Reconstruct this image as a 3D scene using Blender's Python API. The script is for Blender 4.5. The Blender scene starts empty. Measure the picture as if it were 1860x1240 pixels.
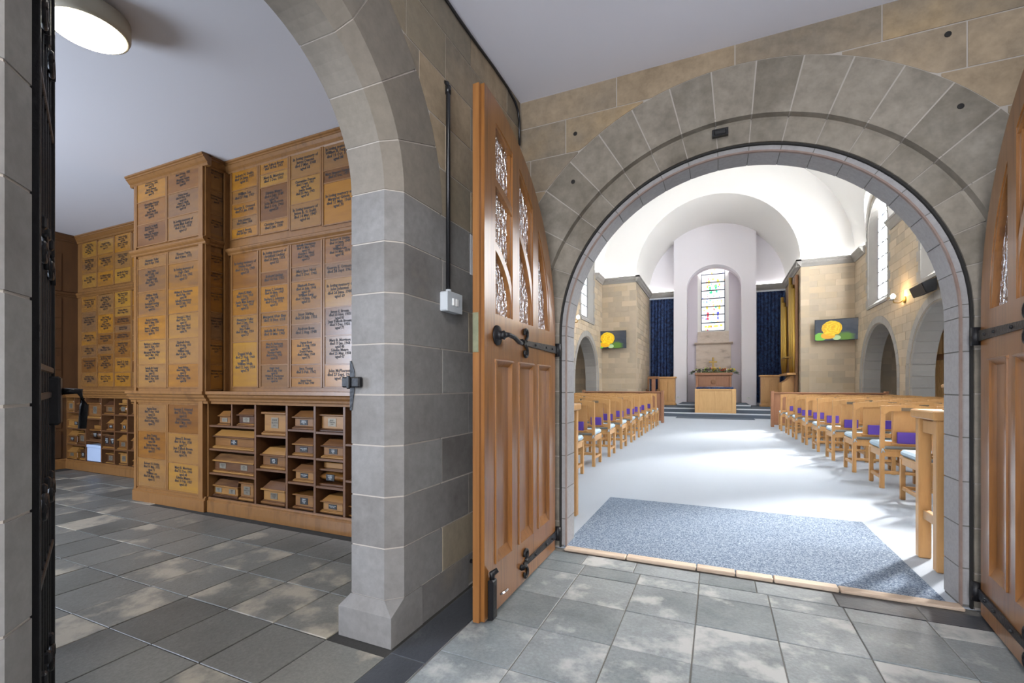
import bpy, math, random
from mathutils import Vector, Matrix
from mathutils.geometry import tessellate_polygon
random.seed(7)
SC = bpy.context.scene
COL = SC.collection
PI = math.pi

# ------------------------------------------------------------------ camera
F = 833.0; CX = 930.0; YH = 700.0; HEYE = 1.15          # pixels of the 1860x1240 photograph, metres
YAW = math.atan(373.0 / F); SN = math.sin(YAW); CS = math.cos(YAW)
cam = bpy.data.cameras.new('camera'); camo = bpy.data.objects.new('camera', cam); COL.objects.link(camo)
cam.sensor_width = 36.0; cam.lens = F / 1860.0 * 36.0; cam.shift_y = (YH - 620.0) / 1860.0
cam.clip_start = 0.02; cam.clip_end = 200
camo.location = (0, 0, HEYE); camo.rotation_euler = (PI / 2, 0, YAW)
SC.camera = camo

# ------------------------------------------------------------------ world, exposure, daylight
SC.view_settings.view_transform = 'Standard'; SC.view_settings.look = 'None'
SC.view_settings.gamma = 1.0; SC.view_settings.use_curve_mapping = False
SC.view_settings.exposure = 0.9
W = bpy.data.worlds.new('sky'); SC.world = W; W.use_nodes = True
W.node_tree.nodes['Background'].inputs[0].default_value = (0.62, 0.74, 1.0, 1)
W.node_tree.nodes['Background'].inputs[1].default_value = 1.0

sun = bpy.data.lights.new('sun', 'SUN'); suno = bpy.data.objects.new('sun', sun); COL.objects.link(suno)
sun.energy = 42.0; sun.angle = math.radians(17); sun.color = (1.0, .96, .90)
suno.rotation_euler = Vector((-.62, -.78, -.90)).to_track_quat('-Z', 'Y').to_euler()

def area(name, loc, direction, sx, sy, power, color):
    l = bpy.data.lights.new(name, 'AREA'); l.shape = 'RECTANGLE'; l.size = sx; l.size_y = sy
    l.energy = power; l.color = color
    o = bpy.data.objects.new(name, l); COL.objects.link(o); o.location = loc
    o.rotation_euler = Vector(direction).to_track_quat('-Z', 'Y').to_euler()
    return o
area('daylight_outer_doorway', (0.1, -2.28, 1.45), (0, 1, 0), 2.0, 2.3, 88, (0.97, 0.98, 1.0))
area('daylight_room_window', (-5.6, -1.38, 1.75), (0.0, 1, -0.12), 2.4, 1.7, 170, (0.72, 0.83, 1.0))
NAVE_GLASS_R = 13.0; NAVE_GLASS_L = 3.0; STAIN_GLOW = .75; COVE = 5.0

# ------------------------------------------------------------------ pixel helpers (direction from the photo, distance from the plane it lies on)
def ray(x, y):
    u = (x - CX) / F; v = (YH - y) / F
    return (-SN + u * CS, CS + u * SN, v)
def at(x, y, X=None, Y=None, Z=None):
    r = ray(x, y)
    t = X / r[0] if X is not None else (Y / r[1] if Y is not None else (Z - HEYE) / r[2])
    return (t * r[0], t * r[1], HEYE + t * r[2])

# ------------------------------------------------------------------ materials
MATS = {}
def _new(name):
    m = bpy.data.materials.new(name); m.use_nodes = True
    nt = m.node_tree; MATS[name] = m
    return m, nt, nt.nodes['Principled BSDF']
def rgb(c): return (c[0], c[1], c[2], 1.0)
def ramp(nt, cols, pos=None):
    r = nt.nodes.new('ShaderNodeValToRGB'); e = r.color_ramp.elements
    n = len(cols)
    pos = pos or [i / (n - 1) for i in range(n)]
    e[0].position = pos[0]; e[0].color = rgb(cols[0]); e[1].position = pos[-1]; e[1].color = rgb(cols[-1])
    for i in range(1, n - 1):
        k = e.new(pos[i]); k.color = rgb(cols[i])
    return r
def math_node(nt, op, a, b):
    n = nt.nodes.new('ShaderNodeMath'); n.operation = op
    for i, s in enumerate((a, b)):
        if isinstance(s, (int, float)): n.inputs[i].default_value = s
        else: nt.links.new(s, n.inputs[i])
    return n.outputs[0]
def coords(nt, stretch=(1, 1, 1), rnd=True):
    tc = nt.nodes.new('ShaderNodeTexCoord'); mp = nt.nodes.new('ShaderNodeMapping')
    nt.links.new(tc.outputs['Object'], mp.inputs[0]); mp.inputs['Scale'].default_value = stretch
    oi = nt.nodes.new('ShaderNodeObjectInfo')
    if rnd:
        vm = nt.nodes.new('ShaderNodeVectorMath'); vm.operation = 'SCALE'; vm.inputs[0].default_value = (37, 53, 71)
        nt.links.new(oi.outputs['Random'], vm.inputs['Scale']); nt.links.new(vm.outputs[0], mp.inputs['Location'])
    return mp.outputs[0], oi.outputs['Random']
def noise(nt, vec, scale, detail=4, rough=0.6):
    n = nt.nodes.new('ShaderNodeTexNoise'); n.inputs['Scale'].default_value = scale
    n.inputs['Detail'].default_value = detail; n.inputs['Roughness'].default_value = rough
    nt.links.new(vec, n.inputs['Vector']); return n.outputs['Fac']
def bump(nt, p, fac, strength, dist=0.01):
    b = nt.nodes.new('ShaderNodeBump'); b.inputs['Strength'].default_value = strength; b.inputs['Distance'].default_value = dist
    nt.links.new(fac, b.inputs['Height']); nt.links.new(b.outputs[0], p.inputs['Normal'])
def mixc(nt, fac, a, b):
    m = nt.nodes.new('ShaderNodeMix'); m.data_type = 'RGBA'
    if isinstance(fac, (int, float)): m.inputs[0].default_value = fac
    else: nt.links.new(fac, m.inputs[0])
    for s, i in ((a, 6), (b, 7)):
        if isinstance(s, tuple): m.inputs[i].default_value = rgb(s)
        else: nt.links.new(s, m.inputs[i])
    return m.outputs[2]
def mat(name, cols, scale=6, rough=0.7, rnd=0.5, stretch=(1, 1, 1), bmp=0.0, detail=4, patches=None, metal=0.0, spec=0.5, fine=None, coat=0.0):
    m, nt, p = _new(name)
    p.inputs['Roughness'].default_value = rough; p.inputs['Metallic'].default_value = metal
    p.inputs['Specular IOR Level'].default_value = spec
    p.inputs['Coat Weight'].default_value = coat; p.inputs['Coat Roughness'].default_value = 0.18
    if len(cols) == 1:
        p.inputs['Base Color'].default_value = rgb(cols[0])
        if bmp:
            vec, _ = coords(nt, stretch, False); bump(nt, p, noise(nt, vec, scale, detail), bmp)
        return m
    vec, rv = coords(nt, stretch)
    nz = noise(nt, vec, scale, detail)
    nz2 = math_node(nt, 'SUBTRACT', math_node(nt, 'MULTIPLY', nz, 2.2), 0.6)
    fac = math_node(nt, 'ADD', math_node(nt, 'MULTIPLY', nz2, 1 - rnd), math_node(nt, 'MULTIPLY', rv, rnd))
    cr = ramp(nt, cols); nt.links.new(fac, cr.inputs[0]); out = cr.outputs[0]
    if fine:
        f = noise(nt, vec, fine[0], 3, 0.7)
        fr = ramp(nt, [(1 - fine[1],) * 3, (1 + fine[1],) * 3], [0.3, 0.7]); nt.links.new(f, fr.inputs[0])
        mm = nt.nodes.new('ShaderNodeMix'); mm.data_type = 'RGBA'; mm.blend_type = 'MULTIPLY'; mm.inputs[0].default_value = 1
        nt.links.new(out, mm.inputs[6]); nt.links.new(fr.outputs[0], mm.inputs[7]); out = mm.outputs[2]
    if patches:
        col, psc, lo, hi = patches
        n3 = math_node(nt, 'ADD', noise(nt, vec, psc, 6, 0.62), math_node(nt, 'MULTIPLY', math_node(nt, 'SUBTRACT', rv, .5), .22))
        pr = ramp(nt, [(0, 0, 0), (1, 1, 1)], [lo, hi]); nt.links.new(n3, pr.inputs[0])
        out = mixc(nt, pr.outputs[0], out, col)
    nt.links.new(out, p.inputs['Base Color'])
    if bmp: bump(nt, p, noise(nt, vec, scale * 5, 4, 0.7), bmp)
    return m
def emit(name, col, strength):
    m, nt, p = _new(name)
    p.inputs['Base Color'].default_value = rgb(col)
    p.inputs['Emission Color'].default_value = rgb(col); p.inputs['Emission Strength'].default_value = strength
    return m

mat('stone_pier', [(.125, .115, .108), (.185, .177, .17), (.22, .214, .21), (.155, .147, .14), (.225, .195, .155)], 2.6, .85, .6, bmp=.06, fine=(24, .10), spec=.25)
mat('stone_lamplit', [(.15, .130, .105), (.215, .19, .16), (.18, .16, .135), (.235, .205, .165)], 2.4, .85, .6, bmp=.06, fine=(20, .10), spec=.25)  # left arch ring: warm lamplight put into the stone colour
mat('stone_tan', [(.19, .16, .12), (.26, .215, .155), (.21, .185, .15)], 2.2, .85, .6, bmp=.06, fine=(20, .10), spec=.25)
mat('stone_brown', [(.24, .182, .12), (.35, .272, .185), (.23, .195, .152), (.39, .285, .165)], 2.0, .85, .6, bmp=.08, fine=(14, .16), spec=.25)
mat('stone_arch', [(.145, .127, .103), (.275, .245, .203), (.19, .168, .135), (.31, .282, .24)], 3.0, .85, .55, bmp=.08, fine=(14, .16), spec=.25)
mat('stone_reveal', [(.27, .262, .262), (.34, .332, .335), (.30, .292, .292)], 2.0, .8, .6, bmp=.15, fine=(40, .08), spec=.25)
mat('stone_nave', [(.46, .375, .27), (.56, .465, .345), (.42, .355, .275), (.54, .43, .29)], 1.6, .85, .75, bmp=.15, spec=.2)
mat('stone_nave_grey', [(.28, .27, .255), (.38, .365, .345), (.32, .31, .29)], 1.8, .85, .7, bmp=.15, spec=.2)
mat('mortar', [(.42, .38, .34)], 30, .95, bmp=.2, spec=.1)
mat('mortar_dark', [(.045, .043, .04)], 40, .95, bmp=.3, spec=.2)
mat('mortar_floor', [(.16, .155, .145)], 40, .95, bmp=.3, spec=.2)
mat('marble_panel', [(.46, .38, .31), (.62, .53, .45), (.56, .46, .38), (.30, .24, .20)], 2.2, .45, .1, (1, 1, 2.2), detail=8)
mat('plaster_lilac', [(.74, .74, .81)], 8, .9, bmp=.03, spec=.1)
mat('plaster_room', [(.66, .655, .68)], 8, .9, bmp=.03, spec=.1)
mat('plaster_white', [(.80, .79, .77)], 8, .9, bmp=.02, spec=.1)
mat('plaster_slab', [(.82, .80, .85)], 8, .9, bmp=.02, spec=.1)
mat('plaster_niche', [(.66, .61, .66)], 8, .9, bmp=.02, spec=.1)
mat('flag_slate', [(.07, .083, .092), (.155, .178, .19), (.24, .265, .276), (.11, .125, .132)], 3.0, .40, .45, bmp=.35, detail=7, patches=((.42, .43, .425), 3.4, .56, .66), fine=(70, .18), spec=.55)
mat('flag_room', [(.075, .076, .068), (.13, .13, .118), (.175, .172, .155), (.095, .094, .08)], 2.0, .40, .5, bmp=.35, detail=7, patches=((.36, .32, .255), 2.3, .57, .66), fine=(70, .18), spec=.55)
mat('slate_black', [(.035, .038, .045), (.06, .066, .078)], 4, .4, .3, bmp=.3, patches=((.16, .165, .17), 5, .62, .75))
mat('wood_door', [(.125, .047, .011), (.25, .103, .025), (.18, .070, .016)], 3, .28, .15, (14, 14, .7), bmp=.03, detail=6, spec=.6, coat=.35)
mat('wood_door_edge', [(.20, .08, .021), (.31, .135, .038)], 4, .4, .1, (10, 10, .6), bmp=.05)
mat('wood_panelling', [(.125, .054, .017), (.22, .10, .03), (.17, .075, .023)], 3, .33, .2, (6, 6, 1.2), bmp=.03, spec=.5, coat=.15)
mat('wood_shelf', [(.09, .036, .014), (.15, .066, .026)], 3, .4, .3, (1.2, 8, 8), bmp=.03)
mat('plaque_wood', [(.085, .034, .013), (.18, .072, .016), (.31, .13, .014), (.15, .075, .034), (.24, .115, .032), (.34, .165, .018)], 2.5, .26, .85, (1, 1, 7), bmp=.02, spec=.5, coat=.2)
mat('casket_wood', [(.09, .034, .012), (.21, .09, .020), (.29, .14, .036), (.15, .062, .019), (.05, .02, .010), (.26, .125, .042)], 4, .35, .85, (1, 6, 6), bmp=.03, coat=.2)
mat('casket_blue', [(.42, .50, .66)], 20, .6)
mat('wood_chair', [(.44, .235, .085), (.58, .33, .13), (.50, .275, .10)], 3, .38, .35, (6, 6, 1.0), bmp=.02)
mat('wood_end', [(.055, .024, .010), (.095, .042, .016)], 3, .35, .3, (5, 5, 1))
mat('wood_dark', [(.20, .095, .04), (.28, .135, .06)], 3, .4, .3, (5, 5, 1))
mat('wood_altar', [(.30, .14, .075), (.38, .185, .10)], 3, .4, .2, (5, 5, 1))
mat('wood_oak', [(.56, .33, .13), (.66, .42, .18)], 3, .4, .2, (5, 5, 1))
mat('iron', [(.008, .008, .010)], 60, .42, bmp=.25, spec=.35)
mat('conduit', [(.012, .012, .014)], 60, .25)
mat('brass_old', [(.20, .22, .14), (.34, .34, .22)], 20, .45, .1, metal=.6)
mat('plate_brass', [(.17, .14, .10), (.26, .23, .18)], 30, .4, .8, metal=.5)
mat('plate_black', [(.012, .012, .013)], 30, .4)
mat('ink', [(.018, .012, .01)], 30, .6)
mat('ink_white', [(.75, .75, .72)], 30, .6)
mat('paper', [(.72, .73, .76)], 30, .7)
mat('switch_grey', [(.52, .56, .60)], 30, .45)
mat('switch_white', [(.85, .86, .86)], 30, .35)
mat('lamp_body', [(.42, .37, .28)], 30, .6)
mat('carpet', [(.38, .425, .49), (.48, .525, .585)], 260, .98, .0, bmp=.3, spec=.05)
mat('carpet_steps', [(.10, .125, .16), (.14, .165, .205)], 260, .98, .0, bmp=.3, spec=.05)
mat('nosing', [(.62, .66, .72)], 30, .5)
mat('cushion', [(.40, .53, .64), (.47, .60, .71)], 40, .9, .5, bmp=.15)
mat('purple', [(.085, .04, .36), (.12, .065, .46)], 30, .45, .8)
mat('screen_bezel', [(.01, .01, .012)], 30, .3)
mat('speaker_cloth', [(.02, .022, .028)], 200, .8, bmp=.2)
mat('gold', [(.50, .32, .07)], 30, .28, metal=.75)
mat('gold_dull', [(.42, .27, .07)], 30, .42, metal=.3)
mat('chrome', [(.6, .6, .62)], 30, .25, metal=.9)
mat('candle', [(.9, .86, .74)], 30, .6)
mat('foliage', [(.012, .045, .012), (.04, .11, .025), (.08, .15, .04)], 30, .7, .3)
for nm, c in dict(flower_red=(.65, .03, .03), flower_orange=(.9, .33, .03), flower_yellow=(.9, .62, .04), flower_white=(.85, .83, .70), flower_plum=(.22, .03, .16), flower_lime=(.45, .6, .12)).items():
    mat(nm, [c], 30, .6)
mat('lead', [(.03, .035, .05)], 30, .5)
mat('strip_black', [(.012, .011, .010)], 50, .7)
mat('strip_pink', [(.20, .13, .105), (.30, .23, .20)], 12, .7, .2)
mat('sill_wood', [(.42, .29, .20), (.58, .47, .37), (.35, .25, .18)], 5, .7, .6, (1, 6, 6), bmp=.2)
mat('socket_white', [(.8, .8, .8)], 30, .5)

def mat_mat():
    m, nt, p = _new('door_mat'); vec, _ = coords(nt, (1, 1, 1), False)
    n = noise(nt, vec, 120, 5, .8)
    r = ramp(nt, [(.04, .062, .105), (.18, .23, .31), (.48, .55, .64)], [.36, .5, .64]); nt.links.new(n, r.inputs[0])
    nt.links.new(r.outputs[0], p.inputs['Base Color']); p.inputs['Roughness'].default_value = 1; p.inputs['Specular IOR Level'].default_value = .05
    bump(nt, p, n, .8, .006)
mat_mat()
def mat_curtain():
    m, nt, p = _new('curtain_blue'); vec, _ = coords(nt, (1, 1, 1), False)
    n = noise(nt, vec, 9, 3, .7)
    r = ramp(nt, [(.005, .012, .045), (.012, .033, .105), (.03, .07, .19)], [.40, .5, .62]); nt.links.new(n, r.inputs[0])
    nt.links.new(r.outputs[0], p.inputs['Base Color']); p.inputs['Roughness'].default_value = .75
mat_curtain()
def mat_glass_tex():
    m, nt, p = _new('obscured_glass'); vec, _ = coords(nt, (1, 1, .55), True)
    n = noise(nt, vec, 38, 2, .5)
    p.inputs['Base Color'].default_value = (.93, .95, .98, 1); p.inputs['Roughness'].default_value = .12
    p.inputs['Metallic'].default_value = .9
    bump(nt, p, n, 1.0, .12)
mat_glass_tex()
def mat_window(name, col, strength):
    m, nt, p = _new(name)
    p.inputs['Base Color'].default_value = (.5, .5, .5, 1)
    p.inputs['Emission Color'].default_value = rgb(col); p.inputs['Emission Strength'].default_value = strength
def clear_window(name, col, strength, thru):
    # clear leaded glass: the bright sky seen through it glows, and direct sun passes
    m, nt, p = _new(name); nt.nodes.remove(p)
    e = nt.nodes.new('ShaderNodeEmission'); e.inputs[0].default_value = rgb(col); e.inputs[1].default_value = strength
    t = nt.nodes.new('ShaderNodeBsdfTransparent'); t.inputs[0].default_value = (thru, thru, thru, 1)
    a = nt.nodes.new('ShaderNodeAddShader'); nt.links.new(e.outputs[0], a.inputs[0]); nt.links.new(t.outputs[0], a.inputs[1])
    nt.links.new(a.outputs[0], nt.nodes['Material Output'].inputs[0])
clear_window('window_glow_right', (.94, .97, 1.0), NAVE_GLASS_R, .85)
mat_window('window_glow_left', (.90, .95, 1.0), NAVE_GLASS_L)
emit('lamp_glow', (1.0, .93, .78), 14)
emit('porch_lamp_glow', (1.0, .95, .885), 80)
emit('cove_glow', (1.0, .98, .95), COVE)
emit('sconce_glow', (1.0, .66, .28), 90)
def mat_stain(name, col, strength):
    m, nt, p = _new(name); vec, _ = coords(nt, (1, 1, 1), True)
    v = nt.nodes.new('ShaderNodeTexVoronoi'); v.inputs['Scale'].default_value = 14; nt.links.new(vec, v.inputs['Vector'])
    sep = nt.nodes.new('ShaderNodeSeparateColor'); nt.links.new(v.outputs['Color'], sep.inputs[0])
    r = ramp(nt, [col, (.93, .97, 1), col, (.80, .88, 1.0)], [0, .35, .6, 1]); nt.links.new(sep.outputs[0], r.inputs[0])
    nt.links.new(r.outputs[0], p.inputs['Emission Color']); p.inputs['Emission Strength'].default_value = strength
    p.inputs['Base Color'].default_value = (.3, .3, .3, 1)
mat_stain('stain_clear', (.90, .95, .98), STAIN_GLOW)
for nm, c in dict(yellow=(1, .62, .08), green=(.05, .62, .30), red=(.85, .06, .10), blue=(.08, .10, .75), pink=(.95, .5, .55), cyan=(.45, .75, .9)).items():
    emit('stain_' + nm, c, .5)

def mat_rose():
    # picture on the screens: yellow rose with leaves on a dark ground, drawn in the screen's own u-v
    m, nt, p = _new('rose_picture')
    uv = nt.nodes.new('ShaderNodeUVMap'); sx = nt.nodes.new('ShaderNodeSeparateXYZ'); nt.links.new(uv.outputs[0], sx.inputs[0])
    U, V = sx.outputs[0], sx.outputs[1]
    nz = nt.nodes.new('ShaderNodeTexNoise'); nz.inputs['Scale'].default_value = 5; nz.inputs['Detail'].default_value = 3
    nt.links.new(uv.outputs[0], nz.inputs['Vector'])
    def blob(cx, cy, rx, ry, wob):
        a = math_node(nt, 'DIVIDE', math_node(nt, 'SUBTRACT', U, cx), rx); b = math_node(nt, 'DIVIDE', math_node(nt, 'SUBTRACT', V, cy), ry)
        d = math_node(nt, 'SQRT', math_node(nt, 'ADD', math_node(nt, 'MULTIPLY', a, a), math_node(nt, 'MULTIPLY', b, b)), 0)
        d = math_node(nt, 'ADD', d, math_node(nt, 'MULTIPLY', math_node(nt, 'SUBTRACT', nz.outputs['Fac'], .5), wob))
        return d
    def inside(d, s=.04):
        r = ramp(nt, [(1, 1, 1), (0, 0, 0)], [1 - s, 1.0]); nt.links.new(d, r.inputs[0]); return r.outputs[0]
    bg = ramp(nt, [(.012, .02, .035), (.03, .045, .07), (.06, .07, .08)]); nt.links.new(nz.outputs['Fac'], bg.inputs[0])
    out = bg.outputs[0]
    out = mixc(nt, inside(blob(.70, .15, .22, .28, .9), .5), out, (.10, .22, .03))
    out = mixc(nt, inside(blob(.12, .18, .16, .20, .5), .1), out, (.20, .55, .06))
    out = mixc(nt, inside(blob(.50, .12, .10, .12, .5), .1), out, (.45, .60, .30))
    out = mixc(nt, inside(blob(.30, .22, .17, .16, .3)), out, (.85, .42, .01))
    d = blob(.39, .58, .235, .37, .35)
    w = math_node(nt, 'SINE', math_node(nt, 'MULTIPLY', math_node(nt, 'ADD', d, math_node(nt, 'MULTIPLY', nz.outputs['Fac'], 1.1)), 17), 0)
    pr = ramp(nt, [(.62, .27, .0), (.92, .56, .004), (1.0, .74, .03)]); nt.links.new(math_node(nt, 'ADD', math_node(nt, 'MULTIPLY', w, .3), .6), pr.inputs[0])
    out = mixc(nt, inside(d), out, pr.outputs[0])
    nt.links.new(out, p.inputs['Emission Color']); p.inputs['Emission Strength'].default_value = .55
    p.inputs['Base Color'].default_value = (.01, .01, .01, 1); p.inputs['Roughness'].default_value = .25
mat_rose()

# ------------------------------------------------------------------ mesh builder
class MB:
    def __init__(s): s.v = []; s.f = []
    def add(s, v, f):
        b = len(s.v); s.v += [tuple(p) for p in v]; s.f += [tuple(i + b for i in q) for q in f]; return s
    def box(s, x0, x1, y0, y1, z0, z1):
        x0, x1 = min(x0, x1), max(x0, x1); y0, y1 = min(y0, y1), max(y0, y1); z0, z1 = min(z0, z1), max(z0, z1)
        v = [(x0, y0, z0), (x1, y0, z0), (x1, y1, z0), (x0, y1, z0), (x0, y0, z1), (x1, y0, z1), (x1, y1, z1), (x0, y1, z1)]
        return s.add(v, [(0, 3, 2, 1), (4, 5, 6, 7), (0, 1, 5, 4), (1, 2, 6, 5), (2, 3, 7, 6), (3, 0, 4, 7)])
    def bbox(s, x0, x1, y0, y1, z0, z1, b=.006):
        # box with chamfered edges
        x0, x1 = min(x0, x1), max(x0, x1); y0, y1 = min(y0, y1), max(y0, y1); z0, z1 = min(z0, z1), max(z0, z1)
        b = min(b, (x1 - x0) * .4, (y1 - y0) * .4, (z1 - z0) * .4)
        X = (x0, x1); Y = (y0, y1); Z = (z0, z1); sg = (1, -1); v = []; ix = {}
        for i in (0, 1):
            for j in (0, 1):
                for k in (0, 1):
                    ix[i, j, k, 0] = len(v); v.append((X[i], Y[j] + sg[j] * b, Z[k] + sg[k] * b))
                    ix[i, j, k, 1] = len(v); v.append((X[i] + sg[i] * b, Y[j], Z[k] + sg[k] * b))
                    ix[i, j, k, 2] = len(v); v.append((X[i] + sg[i] * b, Y[j] + sg[j] * b, Z[k]))
        f = []
        for i in (0, 1):
            q = [ix[i, 0, 0, 0], ix[i, 1, 0, 0], ix[i, 1, 1, 0], ix[i, 0, 1, 0]]; f.append(q if i else q[::-1])
            q = [ix[0, i, 0, 1], ix[0, i, 1, 1], ix[1, i, 1, 1], ix[1, i, 0, 1]]; f.append(q if i else q[::-1])
            q = [ix[0, 0, i, 2], ix[1, 0, i, 2], ix[1, 1, i, 2], ix[0, 1, i, 2]]; f.append(q if i else q[::-1])
        for i in (0, 1):
            for j in (0, 1):
                q = [ix[i, j, 0, 0], ix[i, j, 1, 0], ix[i, j, 1, 1], ix[i, j, 0, 1]]; f.append(q if i == j else q[::-1])
                q = [ix[i, 0, j, 0], ix[i, 0, j, 2], ix[i, 1, j, 2], ix[i, 1, j, 0]]; f.append(q if i == j else q[::-1])
                q = [ix[0, i, j, 1], ix[1, i, j, 1], ix[1, i, j, 2], ix[0, i, j, 2]]; f.append(q if i == j else q[::-1])
                for k in (0, 1):
                    q = [ix[i, j, k, 0], ix[i, j, k, 1], ix[i, j, k, 2]]; f.append(q if (i + j + k) % 2 else q[::-1])
        return s.add(v, f)
    def prism(s, poly, vec):
        # planar polygon (3-D points) swept along vec
        n = len(poly); vec = Vector(vec); a = [Vector(p) for p in poly]; b = [p + vec for p in a]
        return s.add(a + b, [tuple(range(n))[::-1], tuple(range(n, 2 * n))] + [(i, (i + 1) % n, n + (i + 1) % n, n + i) for i in range(n)])
    def holed(s, loops, vec):
        # polygon with holes (lists of 3-D points, first loop is the outline) swept along vec
        loops = [[Vector(p) for p in l] for l in loops]; vec = Vector(vec)
        tri = tessellate_polygon(loops); flat = [p for l in loops for p in l]; n = len(flat)
        f = [tuple(t) for t in tri] + [tuple(i + n for i in t[::-1]) for t in tri]
        b = 0
        for l in loops:
            m = len(l)
            f += [(b + i, b + (i + 1) % m, n + b + (i + 1) % m, n + b + i) for i in range(m)]; b += m
        return s.add(flat + [p + vec for p in flat], f)
    def tube(s, pts, r, n=8, cap=True):
        pts = [Vector(p) for p in pts]; rr = r if isinstance(r, (list, tuple)) else [r] * len(pts)
        rings = []; up = Vector((.13, .27, 1)).normalized(); b = len(s.v)
        for i, p in enumerate(pts):
            t = (pts[min(i + 1, len(pts) - 1)] - pts[max(i - 1, 0)]).normalized()
            x = t.cross(up)
            if x.length < 1e-3: x = t.cross(Vector((1, 0, 0)))
            x.normalize(); y = t.cross(x).normalized()
            s.v += [tuple(p + (x * math.cos(2 * PI * k / n) + y * math.sin(2 * PI * k / n)) * rr[i]) for k in range(n)]
        for i in range(len(pts) - 1):
            for k in range(n):
                s.f.append((b + i * n + k, b + i * n + (k + 1) % n, b + (i + 1) * n + (k + 1) % n, b + (i + 1) * n + k))
        if cap:
            s.f.append(tuple(b + k for k in range(n))[::-1]); s.f.append(tuple(b + (len(pts) - 1) * n + k for k in range(n)))
        return s
    def lathe(s, prof, c=(0, 0, 0), n=24, axis='z'):
        b = len(s.v)
        for r, h in prof:
            for k in range(n):
                a = 2 * PI * k / n; u, w = r * math.cos(a), r * math.sin(a)
                p = (u, w, h) if axis == 'z' else ((h, u, w) if axis == 'x' else (w, h, u))
                s.v.append((c[0] + p[0], c[1] + p[1], c[2] + p[2]))
        for i in range(len(prof) - 1):
            for k in range(n):
                s.f.append((b + i * n + k, b + i * n + (k + 1) % n, b + (i + 1) * n + (k + 1) % n, b + (i + 1) * n + k))
        s.f.append(tuple(b + k for k in range(n))[::-1]); s.f.append(tuple(b + (len(prof) - 1) * n + k for k in range(n)))
        return s
    def mesh(s, name, m, smooth=False, fix=True):
        me = bpy.data.meshes.new(name); me.from_pydata(s.v, [], s.f)
        if fix:
            import bmesh
            bm = bmesh.new(); bm.from_mesh(me); bmesh.ops.recalc_face_normals(bm, faces=bm.faces); bm.to_mesh(me); bm.free()
        if smooth: me.polygons.foreach_set('use_smooth', [True] * len(me.polygons))
        me.materials.append(MATS[m]); me.update(); return me

def link(name, me, parent=None, world=True):
    o = bpy.data.objects.new(name, me); COL.objects.link(o)
    if parent is not None:
        o.parent = parent
        if world and parent.get('_base') is not None:
            o.matrix_parent_inverse = Matrix.Translation(-parent.location)
    return o
def part(name, mb, m, parent, smooth=False, label=None, world=True, fix=True):
    o = link(name, mb.mesh(name, m, smooth, fix), parent, world)
    if label: o['label'] = label
    return o
def tag(o, label, cat, group=None, kind=None):
    o['label'] = label; o['category'] = cat
    if group: o['group'] = group
    if kind: o['kind'] = kind
    return o
def thing(name, label, cat, loc=(0, 0, 0), group=None, rotz=0):
    o = bpy.data.objects.new(name, None); COL.objects.link(o); o.location = loc; o.rotation_euler = (0, 0, rotz)
    o.empty_display_size = .1; o['_base'] = 1
    return tag(o, label, cat, group)
def solo(name, mb, m, label, cat, group=None, smooth=False):
    return tag(part(name, mb, m, None, smooth), label, cat, group)
def struct(name, mb, m, label, cat, smooth=False):
    o = part(name, mb, m, None, smooth); return tag(o, label, cat, None, 'structure')
TEXTS = []
def text(lines, size, loc, rot, m, parent, name='inscription', bold=0.0, width=None, space=1.0):
    TEXTS.append((lines, size, loc, rot, m, parent, name, bold, width, space))
def flush_texts():
    made = []
    for lines, size, loc, rot, m, parent, name, bold, width, space in TEXTS:
        cu = bpy.data.curves.new('t', 'FONT'); cu.body = '\n'.join(lines); cu.size = size; cu.align_x = 'CENTER'; cu.align_y = 'CENTER'
        cu.resolution_u = 1; cu.offset = bold; cu.space_line = space
        o = bpy.data.objects.new('t', cu); COL.objects.link(o); made.append((o, cu))
    bpy.context.view_layer.update(); dg = bpy.context.evaluated_depsgraph_get()
    for (o, cu), (lines, size, loc, rot, m, parent, name, bold, width, space) in zip(made, TEXTS):
        me = bpy.data.meshes.new_from_object(o.evaluated_get(dg)); me.name = name
        me.materials.clear(); me.materials.append(MATS[m])
        sc = 1.0
        if width and len(me.vertices):
            w = max(v.co.x for v in me.vertices) - min(v.co.x for v in me.vertices)
            if w > width: sc = width / w
        M = Matrix.Translation(loc) @ rot.to_4x4() @ Matrix.Diagonal((sc, 1, 1, 1))
        me.transform(M)
        link(name, me, parent)
    for o, cu in made:
        bpy.data.objects.remove(o); bpy.data.curves.remove(cu)
ROT_MY = Matrix.Rotation(PI / 2, 3, 'X')                      # reads from the -Y side
ROT_PX = Matrix.Rotation(PI / 2, 3, 'Z') @ ROT_MY             # reads from the +X side
ORD = ['first', 'second', 'third', 'fourth', 'fifth', 'sixth', 'seventh', 'eighth', 'ninth', 'tenth']

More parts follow.
